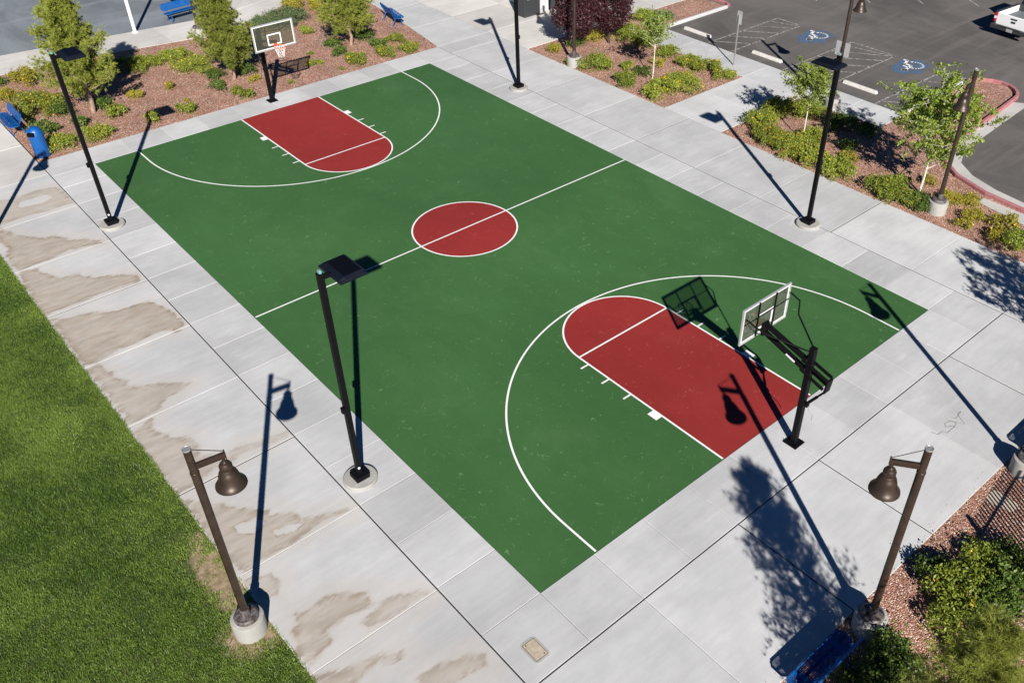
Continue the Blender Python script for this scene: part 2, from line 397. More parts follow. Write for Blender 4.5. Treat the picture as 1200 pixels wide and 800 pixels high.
DRYS = [[(21,237),(52,228),(63,230),(52,238),(21,244)], [(272,617),(300,606),(312,612),(298,625),(280,625)], [(320,622),(340,613),(356,613),(345,622),(325,628)]]
def poly_sd(x, y, poly):                         # signed distance, positive inside
    P = np.array([tuple(G(*q))[:2] for q in poly]); d = np.full(x.shape, 1e9); ins = np.zeros(x.shape, bool)
    for (ax, ay), (bx, by) in zip(P, np.roll(P, -1, 0)):
        ex, ey = bx-ax, by-ay; t_ = np.clip(((x-ax)*ex+(y-ay)*ey)/(ex*ex+ey*ey), 0, 1); d = np.minimum(d, np.hypot(x-ax-t_*ex, y-ay-t_*ey))
        if by != ay: ins ^= ((ay > y) != (by > y)) & (x < (bx-ax)*(y-ay)/(by-ay)+ax)
    return np.where(ins, d, -d)
def stained_slabs():
    cells = grid([-12.62, XL], yw, (XL,), (4.15, -5.45, -15.05)); V = []; F = []; T = []
    for x0, x1, y0, y1 in cells:
        g, c_, d = .004, .010, .008; X0, X1, Y0, Y1 = x0+g, x1-g, y0+g, y1-g; o_ = len(V); nx, ny = 52, 54; tt = random.random()
        xs = np.linspace(X0+c_, X1-c_, nx); ys = np.linspace(Y0+c_, Y1-c_, ny); V += [(a, b_, 0) for b_ in ys for a in xs]
        F += [(o_+j*nx+i, o_+j*nx+i+1, o_+(j+1)*nx+i+1, o_+(j+1)*nx+i) for j in range(ny-1) for i in range(nx-1)]
        k = len(V); V += [(X0, Y0, -d), (X1, Y0, -d), (X1, Y1, -d), (X0, Y1, -d), (X0, Y0, -.1), (X1, Y0, -.1), (X1, Y1, -.1), (X0, Y1, -.1)]
        cr = [o_, o_+nx-1, o_+ny*nx-1, o_+(ny-1)*nx]
        F += [(k+i, k+(i+1) % 4, cr[(i+1) % 4], cr[i]) for i in range(4)] + [(k+4+i, k+4+(i+1) % 4, k+(i+1) % 4, k+i) for i in range(4)]
        T += [tt]*((nx-1)*(ny-1)+8)
    me = bpy.data.meshes.new('stained_walkway'); me.from_pydata(V, [], F); me.materials.append(M_stain); P = np.array(V); x, y = P[:, 0], P[:, 1]
    best = np.full(len(V), -9.); am = np.zeros(len(V)); wsum = np.zeros(len(V))
    for a, pl_ in STAINS:
        q = poly_sd(x, y, pl_); best = np.maximum(best, q); w = np.exp(np.clip(q, -3, .5)*6); am += w*a; wsum += w
    for pl_ in DRYS: best = np.minimum(best, .12-poly_sd(x, y, pl_)*1.3-.12*(poly_sd(x, y, pl_) > 0))
    for nm, v in (('stain', best), ('amount', am/wsum)): at_ = me.attributes.new(nm, 'FLOAT', 'POINT'); at_.data.foreach_set('value', v.astype(np.float32))
    at_ = me.attributes.new('tint', 'FLOAT', 'FACE'); at_.data.foreach_set('value', T)
    o = bpy.data.objects.new('stained_walkway', me); COL.objects.link(o); o['kind'] = 'structure'
stained_slabs()
slabs('walkway_corner', grid([-25.4, -22.2, -19, -15.8, -12.62, XL], [13.75, 16.95, 20.15, 23.35, 26.2], (XL,), (16.95,)), M_walk2)
slabs('near_walkway', grid([XL, -6.3, -3.15, 0, 3.15, 6.3, XR, 12.65], [-18.25, YN], (XL, -3.15, 0, 6.3, XR), (YN,)), M_con)
yr = [YN, -11.85, -8.65, -5.45, -2.25, .95, 4.15, 7.35, 10.55, 13.75, YF]
yq = [YF, 18.0, 21.2, 24.4, 28.0, 31.2, 34.4, 38]; xq = lambda y: 9.45+(y-YF)*.16 if y < 18 else min(10.6, 9.94+(y-18)*.14) if y < 28.01 else 10.95
slabs('right_walkway', grid([XR, 12.65], yr, (XR,), (-8.65, .95, 7.35, 13.75)) + [((xq(a), a), (12.65, a), (12.65, b_), (xq(b_), b_)) for a, b_ in zip(yq, yq[1:])], M_con)
b = MB()
for x0, x1, y0, y1 in ((XL-.02, XL+.02, -25, 26), (XR-.02, XR+.02, YN, YF), (-12.6, 12.6, YN-.02, YN+.02), (-.02, .02, -18.25, YN-.03), (-3.17, -3.13, -18.25, YN-.03), (6.28, 6.32, -18.25, YN-.03), (XR-.02, XR+.02, -18.25, YN-.03),
                       (-12.6, XL-.03, 4.13, 4.17), (-12.6, XL-.03, -5.47, -5.43), (XR+.03, 12.6, -8.67, -8.63), (XR+.03, 12.6, .93, .97), (XR+.03, 12.6, 7.33, 7.37), (12.63, 12.67, 11.8, 34), (12.63, 12.67, -.85, 2.4)):
    b.box(((x0+x1)/2, (y0+y1)/2, -.03), (x1-x0, y1-y0, .04))
b.build('joint_filler', M_filler, kind='structure')
slabs('plaza', grid([12.65, 15.9, 19.1, 22.3, 25.5, 28.7], [11.8, 15, 18.2, 21.4, 24.6, 27.8, 31, 34.2, 38], (12.65,), (15,)), M_walk2)
slabs('plaza_left', [((4.15, 26.7), (5.9, 27.12), (7.6, 27.72), (7.6, 30.6)), ((4.15, 26.7), (7.6, 30.62), (7.6, 33), (4.15, 33)), ((7.62, 27.75), (9.0, 28.25), (10.9, 28.05), (10.9, 33)), ((7.62, 27.75), (10.9, 33.02), (10.9, 36), (7.62, 36)), ((4.15, 33.02), (7.6, 33.02), (7.6, 38), (4.15, 38))], M_walk2)
slabs('cross_walkway', grid([12.65, 15.3, 18.0, 20.0], [-.85, 2.4], (12.65,)) + grid([18.0, 20.0], [2.4, 4.7, 7.0, 9.3]) + grid([18.0, 20.0], [-5, -2.9, -.85]), M_con)

# far sidewalk beside the planting bed, gently curving
b = MB(); tint = []
cols = [(-9.6, 25.45, 28.2), (-6.2, 25.15, 27.75), (-3.2, 24.75, 27.3), (-.2, 24.2, 26.9), (2.4, 23.8, 26.55), (4.2, 24.4, 26.6), (5.9, 25.4, 27.1), (7.6, 26.3, 27.7), (9, 28, 28.2)]
for (xa, ya, yb), (xc, yc, yd) in zip(cols, cols[1:]):
    g = .006
    b.add([(xa+g, ya, 0), (xc-g, yc, 0), (xc-g, yd, 0), (xa+g, yb, 0), (xa+g, ya, -.1), (xc-g, yc, -.1), (xc-g, yd, -.1), (xa+g, yb, -.1)], [(0, 1, 2, 3), (4, 5, 1, 0), (5, 6, 2, 1), (6, 7, 3, 2), (7, 4, 0, 3)]); tint += [random.random()]*5
o = b.build('far_sidewalk', M_walk2); a = o.data.attributes.new('tint', 'FLOAT', 'FACE'); a.data.foreach_set('value', tint); o['kind'] = 'structure'
flat('play_court', [[(-60, 60), (-60, 33), (-9.6, 28.25), (-6.2, 27.8), (-3.2, 27.35), (-.2, 26.95), (2.4, 26.6), (4.1, 26.6), (4.1, 60)]], -.012, M_play)

# planting beds
def bed(name, poly, m, z=-.018): return flat(name, [poly], z, m)
bed('gravel_bed', [(XL, YF), (XR, YF), (10.05, 18.7), (10.6, 23), (10.6, 28), (9, 28), (7.6, 26.3), (5.9, 25.4), (4.2, 24.4), (2.4, 23.8), (-.2, 24.3), (-3.2, 24.85), (-6.2, 25.2), (XL, 25.5)], M_grav)
bed('gravel_bed', [(12.65, 2.4), (18, 2.4), (18, 9.45), (25.2, 9.45), (25.2, 11.8), (12.65, 11.8)], M_grav)
nose = [(25.0+1.35*math.sin(a), -6.1+1.2*math.cos(a)) for a in [math.pi*k/10 for k in range(11)]]
outer = nose + [(21.5, -7.62), (18.6, -7.75), (17.3, -8.35), (16.45, -9.4), (15.95, -10.9), (15.8, -12.6), (15.8, -19)]
bed('gravel_bed', [(12.65, -.85), (18, -.85), (18, -4.95)] + outer + [(12.65, -19)], M_grav)
bed('gravel_bed', [(-12.62, -18.25), (12.65, -18.25), (12.65, -45), (-12.62, -45)], M_grav)
flat('lawn_soil', [[(-12.62, 13.7), (-45, 13.7), (-45, -45), (-12.62, -45)]], -.016, M_soil)

# loose stones lying on the beds, a few spilled onto the paving
def loose_gravel():
    segs = [((-6, -18.25), (12.6, -18.25), (0, -1)), ((12.65, -14), (12.65, -.85), (1, 0)), ((12.65, 2.4), (12.65, 11.8), (1, 0)), ((XL, YF), (XR, YF), (0, 1)), ((12.65, 2.4), (18, 2.4), (0, 1)), ((12.65, -.85), (18, -.85), (0, -1))]
    C = []; Rr = []
    for (ax, ay), (bx, by), (nx, ny) in segs:
        n = int(math.hypot(bx-ax, by-ay)*26); t_ = rng.random(n); q = -.30*rng.random(n)**3+.0; k = rng.random(n) < .7; q = np.where(k, rng.random(n)*.5, q)
        C.append(np.stack([ax+(bx-ax)*t_+nx*q, ay+(by-ay)*t_+ny*q, np.where(q > 0, -.014, .004)], 1)); Rr.append(.008+.014*rng.random(n)**2)
    n = 5200; C.append(np.stack([-5+rng.random(n)*9, -18.3-rng.random(n)*3.4, np.full(n, -.014)], 1)); Rr.append(.009+.018*rng.random(n)**2)
    C = np.concatenate(C); r = np.concatenate(Rr)[:, None]; n = len(C); a = rng.random(n)*6.28
    o4 = [np.stack([np.cos(a+k), np.sin(a+k), np.full(n, -.3)], 1)*r for k in (0, 2.1, 4.2)]; top = np.stack([rng.normal(size=n)*.2, rng.normal(size=n)*.2, .9+0*a], 1)*r
    P = []
    for i in range(3): P += [C+o4[i], C+o4[(i+1) % 3], C+top]
    P = np.stack(P, 1).reshape(-1, 3); me = tri_mesh('loose_gravel', P, np.repeat(rng.random(n), 3), M_pebble); o = bpy.data.objects.new('loose_gravel', me); COL.objects.link(o)
    tag(o, 'loose pink stones on the gravel beds and along the paving edges', 'gravel'); o['kind'] = 'stuff'
# kerbs
def kerb(name, line, m, w=.16, z=.12, side=1):
    b = MB(); pts = [Vector((x, y, 0)) for x, y in line]; n = len(pts); prof = [(0, -.1), (0, z-.02), (.02, z), (w-.03, z), (w, z-.03), (w, -.1)]
    vs = []
    for i, p in enumerate(pts):
        d = (pts[min(i+1, n-1)]-pts[max(0, i-1)]).normalized(); q = Vector((-d.y, d.x, 0))*side
        vs += [p+q*a+Vector((0, 0, h)) for a, h in prof]
    k = len(prof)
    fs = [(i*k+j, i*k+j+1, (i+1)*k+j+1, (i+1)*k+j) for i in range(n-1) for j in range(k-1)] + [tuple(range(k)), tuple((n-1)*k+j for j in range(k))]
    b.add(vs, fs); o = b.build(name, m, kind='structure')
    a = o.data.attributes.new('tint', 'FLOAT', 'FACE'); a.data.foreach_set('value', [.8]*len(o.data.polygons)); return o
kerb('kerb', [(20.0, 9.3), (25.0, 9.3)], M_con); kerb('kerb', [(25.0, 9.3), (25.35, 9.42), (25.55, 9.8), (25.6, 12)], M_redc)
kerb('kerb', [(20.0, -4.78), (25.0, -4.76)], M_con, side=-1)
kerb('kerb', outer[1:], M_redc, side=1)
gut = [(p[0], p[1]) for p in outer[9:]]
flat('gutter', [[(24.9, -7.46), (21.5, -7.78), (18.6, -7.92), (17.4, -8.45), (16.6, -9.45), (16.12, -10.92), (15.97, -12.6), (15.97, -19), (16.5, -19), (16.5, -12.6), (16.7, -11.0), (17.1, -9.8), (17.75, -8.95), (18.8, -8.5), (21.5, -8.3), (25.3, -8.05)]], -.022, M_walk2)
flat('bed_landing', [[(15.3, -11.0), (15.75, -11.0), (15.7, -13.4), (14.9, -13.4)]], .0, M_walk2)

# ---------------------------------------------------------------- court surface and lines
def ring(cx, cy, r, w, a0, a1, n=64):
    a0, a1 = rad(a0), rad(a1); A = [a0+(a1-a0)*i/n for i in range(n+1)]
    vs = [(cx+(r+s_*w/2)*math.cos(a), cy+(r+s_*w/2)*math.sin(a)) for s_ in (-1, 1) for a in A]
    return vs, [(i, i+1, n+2+i, n+1+i) for i in range(n)]
flat('court_surface', [[(-W, -L), (W, -L), (W, L), (-W, L)]], -.004, M_green)
K, FT = 1.83, 5.45
red = []
cx = .03
for s_ in (-1, 1):
    yb = s_*L; yf = s_*(L-FT)
    arc = [(cx+K*math.cos(a), yf-s_*K*math.sin(a)) for a in [math.pi*k/40 for k in range(41)]]
    red.append([(cx+K, yb)]+arc+[(cx-K, yb)])
red.append([(cx+1.83*math.cos(2*math.pi*k/64), 1.83*math.sin(2*math.pi*k/64)) for k in range(64)])
o = flat('court_key_areas', red, .0, M_red)
LW = .055
def lines():
    b = MB(); z = .004
    def strip(x0, x1, y0, y1): b.add([(x0, y0, z), (x1, y0, z), (x1, y1, z), (x0, y1, z)], [(0, 1, 2, 3)])
    def rg(*a):
        vs, fs = ring(*a); b.add([(x, y, z+.001) for x, y in vs], fs)
    strip(-W+.02, W-.02, -LW/2, LW/2); rg(cx, 0, 1.83, LW, 0, 360, 96)
    for s_ in (-1, 1):
        yb = s_*L; yf = s_*(L-FT)
        for q in (-1, 1):
            x = cx+q*K; strip(x-LW/2, x+LW/2, min(yb-s_*.02, yf), max(yb-s_*.02, yf))
            # lane marks
            d0 = 2.13; xa, xb = (x+LW/2, x+.30) if q > 0 else (x-.30, x-LW/2)
            yA, yB = sorted((yb-s_*d0, yb-s_*(d0+.33))); strip(xa, xb-.06*q if q > 0 else xb, yA, yB) if q > 0 else strip(xa+.06, xb, yA, yB)
            for k in range(3):
                yy = yb-s_*(d0+.33+.86*(k+1)); strip(xa, xb, yy-LW/2, yy+LW/2)
        strip(cx-K+LW/2, cx+K-LW/2, yf-LW/2, yf+LW/2)
        a = (180, 360) if s_ > 0 else (0, 180)
        rg(cx, yf, K, LW, *a)
        # three point line: short straight runs then an arc
        yc = s_*(L-1.1); R3 = 6.24
        rg(cx, yc, R3, LW, *a, 110)
        for q in (-1, 1):
            x = cx+q*R3; strip(x-LW/2, x+LW/2, min(yb-s_*.02, yc), max(yb-s_*.02, yc))
    return b.build('court_lines', M_line, kind='structure')
lines()

# ---------------------------------------------------------------- parking paint
b = MB()
def pl(x0, y0, x1, y1, w=.09):
    d = Vector((x1-x0, y1-y0)); n_ = Vector((-d.y, d.x)).normalized()*w/2; z = -.024
    b.add([(x0+n_.x, y0+n_.y, z), (x1+n_.x, y1+n_.y, z), (x1-n_.x, y1-n_.y, z), (x0-n_.x, y0-n_.y, z)], [(0, 1, 2, 3)])
for y0, y1 in ((4.9, 6.45), (-.85, 1.7), (-4.7, -3.45)):
    pl(20.1, y0, 25.8, y0); pl(20.1, y1, 25.8, y1); pl(25.8, y0, 25.8, y1)
    for k in range(5):
        x = 20.5+k*1.15; pl(x, y1, min(x+(y1-y0)*.8, 25.7), y0)
for xe, ye in ((31.84, 4.62), (33.89, 2.45), (35.97, .27), (29.8, 6.8)): pl(xe, ye, xe+3.5, ye+5.2)
for k in range(3): pl(28.5+k*2.05+.9, 9-k*2.17, 32+k*2.05, 9-k*2.17+2, .07) if k == 9 else None
b.build('parking_lines', M_worn, kind='structure')
hb = MB(); hw = MB()
for (ax, ay) in ((25.1, 3.4), (25.2, -2.1)):
    n = 28; hb.add([(ax-.1+1.15*math.cos(2*math.pi*k/n)*(1+.12*math.sin(3*k)), ay+.75*math.sin(2*math.pi*k/n)*(1+.12*math.cos(5*k)), -.025) for k in range(n)], [tuple(range(n))])
    def st(pts, w=.1):
        pts = [(p[0], -p[1]) for p in pts]
        for p, q in zip(pts, pts[1:]):
            d = Vector((q[0]-p[0], q[1]-p[1])); n_ = Vector((-d.y, d.x)).normalized()*w/2; d = d.normalized()*w*.3
            hw.add([(ax+p[0]+n_.x-d.x, ay+p[1]+n_.y-d.y, -.02), (ax+q[0]+n_.x+d.x, ay+q[1]+n_.y+d.y, -.02), (ax+q[0]-n_.x+d.x, ay+q[1]-n_.y+d.y, -.02), (ax+p[0]-n_.x-d.x, ay+p[1]-n_.y-d.y, -.02)], [(0, 1, 2, 3)])
    ay0 = ay
    # wheelchair figure: head, trunk, arm, seat, leg, wheel (feet towards the drive lane)
    uv = lambda L_: [(-v, -u) for u, v in L_]     # figure upright for a driver coming in from the lane
    st(uv([(-.05+.11*math.cos(a_), .66+.11*math.sin(a_)) for a_ in [2*math.pi*k/10 for k in range(11)]]), .12)
    st(uv([(-.04, .50), (0, -.02), (.38, -.08), (.52, -.52), (.68, -.48)]), .13); st(uv([(-.02, .26), (.28, .22)]), .1)
    st(uv([(-.04+.42*math.cos(a_), -.22+.42*math.sin(a_)) for a_ in [rad(105+k*18) for k in range(13)]]), .1)
hb.build('parking_symbol_field', M_bluep, kind='structure'); hw.build('parking_symbol', M_line, kind='structure')

# ---------------------------------------------------------------- lawn blades
def tri_mesh(name, P, tint, m, nv=3):
    n = len(P)//nv; me = bpy.data.meshes.new(name)
    me.vertices.add(len(P)); me.vertices.foreach_set('co', P.astype(np.float32).ravel())
    me.loops.add(len(P)); me.loops.foreach_set('vertex_index', np.arange(len(P), dtype=np.int32))
    me.polygons.add(n); me.polygons.foreach_set('loop_start', np.arange(0, len(P), nv, dtype=np.int32))
    try: me.polygons.foreach_set('loop_total', np.full(n, nv, dtype=np.int32))
    except Exception: pass
    me.update(calc_edges=True); a = me.attributes.new('tint', 'FLOAT', 'FACE'); a.data.foreach_set('value', tint.astype(np.float32))
    me.materials.append(m); return me
def vnoise(x, y, s, seed):
    r = np.random.default_rng(seed); T = r.random((64, 64)); u = x*s+100; v = y*s+100; i = np.floor(u).astype(int); j = np.floor(v).astype(int); fu = u-i; fv = v-j
    fu = fu*fu*(3-2*fu); fv = fv*fv*(3-2*fv); g = lambda a, b_: T[a % 64, b_ % 64]
    return g(i, j)*(1-fu)*(1-fv)+g(i+1, j)*fu*(1-fv)+g(i, j+1)*(1-fu)*fv+g(i+1, j+1)*fu*fv
M_pebble = mat('pebble', (.4, .25, .2), .9, spec=.2); t = NT(M_pebble); t.col(t.mix(t.attr('tint'), (.24, .11, .085), (.66, .46, .38)))
loose_gravel()
def lawn():
    N = 820000; x = -12.58-rng.random(N)*6.6; y = -13.5+rng.random(N)*23.5
    n1 = vnoise(x, y, 1.1, 1); n2 = vnoise(x, y, 4, 2); n3 = vnoise(x, y, 9, 3)
    dens = .35+.9*n2*.6+.5*n3
    dirt = np.exp(-(((x+12.95)/.42)**2+((y+8.4)/1.35)**2))*1.15 + np.exp(-(((x+13.0)/.55)**2+((y+10.2)/.55)**2))*.8
    # keep the view wedge only: left bound follows the picture edge roughly
    dry = np.exp(-(((x+13.7)/.45)**2+((y+.9)/.9)**2))*.9+np.exp(-(((x+14.4)/.5)**2+((y+1.2)/.5)**2))*.7
    keep = (rng.random(N) < dens-dirt*1.0) & (x > -12.6-(10.5-y)*.36) & (((x+13.02)**2+(y+10.06)**2) > .39**2) & (x < -12.61+.05*n3)
    x, y, n1, n2, n3, dirt, dry = (a[keep] for a in (x, y, n1, n2, n3, dirt, dry)); n = len(x)
    h = (.032+.038*rng.random(n))*(.7+.6*n2); az = rng.random(n)*2*np.pi; lean = rng.random(n)*.9*h*1.3
    la = rng.random(n)*2*np.pi; w = .0055+.006*rng.random(n)
    P = np.zeros((n, 3, 3)); P[:, 0] = np.stack([x-w*np.cos(az), y-w*np.sin(az), -.016+0*x], 1); P[:, 1] = np.stack([x+w*np.cos(az), y+w*np.sin(az), -.016+0*x], 1)
    P[:, 2] = np.stack([x+lean*np.cos(la), y+lean*np.sin(la), h-.016], 1)
    tint = np.clip(.10+.55*(n1-.4)+.35*(n2-.5)+.35*(n3-.5)+.85*rng.random(n)**1.5+dirt*.7+dry*.6+.35*np.clip(1-(-12.6-x)/.5, 0, 1), 0, 1)
    me = tri_mesh('lawn', P.reshape(-1, 3), tint, M_grass); o = bpy.data.objects.new('lawn', me); COL.objects.link(o); o['kind'] = 'stuff'
    tag(o, 'short mown green lawn beside the stained concrete walkway', 'grass')
lawn()

# ---------------------------------------------------------------- plants
def leaf_quads(C, N, size, asp=.5, flat_=.5):
    """diamond leaves at centres C with outward normals N"""
    n = len(C); r = rng.normal(size=(n, 3)); nn = N*(1-flat_)+r*flat_; nn /= np.linalg.norm(nn, axis=1)[:, None]+1e-9
    a = np.cross(nn, rng.normal(size=(n, 3))); a /= np.linalg.norm(a, axis=1)[:, None]+1e-9; b_ = np.cross(nn, a)
    s_ = (size*(.6+.8*rng.random(n)))[:, None]
    P = np.stack([C-a*s_, C+b_*s_*asp, C+a*s_, C-b_*s_*asp], 1)
    return P.reshape(-1, 3)
SH = {}
def shrub_mesh(kind, size, var):
    r = {'s': .34, 'm': .68, 'l': 1.1}[size]; nl = {'s': 900, 'm': 3000, 'l': 6500}[size]; k = {'s': 7, 'm': 20, 'l': 44}[size]
    hgt = {'s': .8, 'm': .72, 'l': .6}[size]
    a = rng.random(k)*2*np.pi; q = np.sqrt(rng.random(k))*r*.86*(.8+.35*rng.random(k)); cx_ = q*np.cos(a); cy_ = q*np.sin(a)
    cz = (.10+hgt*r*.62*np.sqrt(np.clip(1-(q/r)**2, .05, 1))*(.7+.4*rng.random(k))); cr = r*{'s': .4, 'm': .27, 'l': .20}[size]*(.7+.6*rng.random(k))
    i = rng.integers(0, k, nl); d = rng.normal(size=(nl, 3)); d /= np.linalg.norm(d, axis=1)[:, None]; d[:, 2] = np.abs(d[:, 2])*1.0-.25*(rng.random(nl) < .35)
    rr = cr[i]*(.55+.6*rng.random(nl)); C = np.stack([cx_[i], cy_[i], cz[i]], 1)+d*rr[:, None]; C[:, 2] = np.maximum(C[:, 2], .01+.05*rng.random(nl))
    # drooping skirt so that the dome reaches the ground
    sk = rng.random(nl) < .22; C[sk, 2] *= rng.random(sk.sum())
    # a few shoots that stick out
    j = rng.random(nl) < .09; C[j] += d[j]*(cr[i][j]*rng.random(nl)[j]*1.3)[:, None]
    C[:, :2] *= (1+.16*np.sin(3*np.arctan2(C[:, 1], C[:, 0])+var*2.)+.10*np.sin(5*np.arctan2(C[:, 1], C[:, 0])+var*3.1))[:, None]
    lf = {'lantana': (.036, .5), 'dark': (.034, .6), 'grey': (.045, .3), 'yellow': (.034, .45), 'ground': (.036, .5)}[kind]
    P = leaf_quads(C, d, lf[0], lf[1], .55); tint = np.clip(rng.random(nl)*.6+.4*rng.random(k)[i], 0, 1)
    mm = {'lantana': M_lant, 'dark': M_dark, 'grey': M_grey, 'yellow': M_yell, 'ground': M_lant}[kind]
    me = tri_mesh('foliage', P, tint, mm, 4); fl = None
    nf = {'lantana': {'s': 7, 'm': 24, 'l': 64}, 'yellow': {'s': 3, 'm': 6, 'l': 12}, 'ground': {'s': 1, 'm': 3, 'l': 6}}.get(kind, {}).get(size, 0)
    if nf:
        i = rng.integers(0, k, nf); i = np.where(rng.random(nf) < .6, i % max(2, k//3), i); d = rng.normal(size=(nf, 3)); d[:, 2] = np.abs(d[:, 2])+.4; d /= np.linalg.norm(d, axis=1)[:, None]
        C = np.stack([cx_[i], cy_[i], cz[i]], 1)+d*(cr[i]*1.12)[:, None]; C = np.repeat(C, 3, 0)+rng.normal(size=(nf*3, 3))*.018
        fl = tri_mesh('flowers', leaf_quads(C, np.repeat(d, 3, 0), .026, .8, .4), rng.random(nf*3), M_flow, 4)
    return me, fl, r
def shrub(px, py, r, kind, label, group=None, z=.15):
    size = 's' if r < .47 else 'm' if r < .85 else 'l'
    key = (kind, size, random.randrange(5))
    if key not in SH: SH[key] = shrub_mesh(*key)
    me, fl, r0 = SH[key]; p = G(px, py, z); k = r/r0
    e = empty({'lantana': 'flowering_shrub', 'dark': 'green_shrub', 'grey': 'grey_green_shrub', 'yellow': 'yellow_shrub', 'ground': 'spreading_shrub'}[kind], (p.x, p.y, -.03), random.random()*6.28, label, 'shrub', group)
    e.scale = (k*random.uniform(.95, 1.1), k*random.uniform(.9, 1.05), k*random.uniform(.9, 1.1))
    for nm, d in (('foliage', me), ('flowers', fl)):
        if d: o = bpy.data.objects.new(nm, d); COL.objects.link(o); o.parent = e
        if d and nm == 'flowers': o['kind'] = 'stuff'
    return e
FARB, PL1, PL2, NEAR, ISL = 'shrubs in the gravel bed behind the far hoop', 'shrubs in the gravel bed beside the court', 'shrubs in the gravel bed by the parking lot', 'shrubs in the near right gravel bed', 'shrubs on the kerbed parking island'
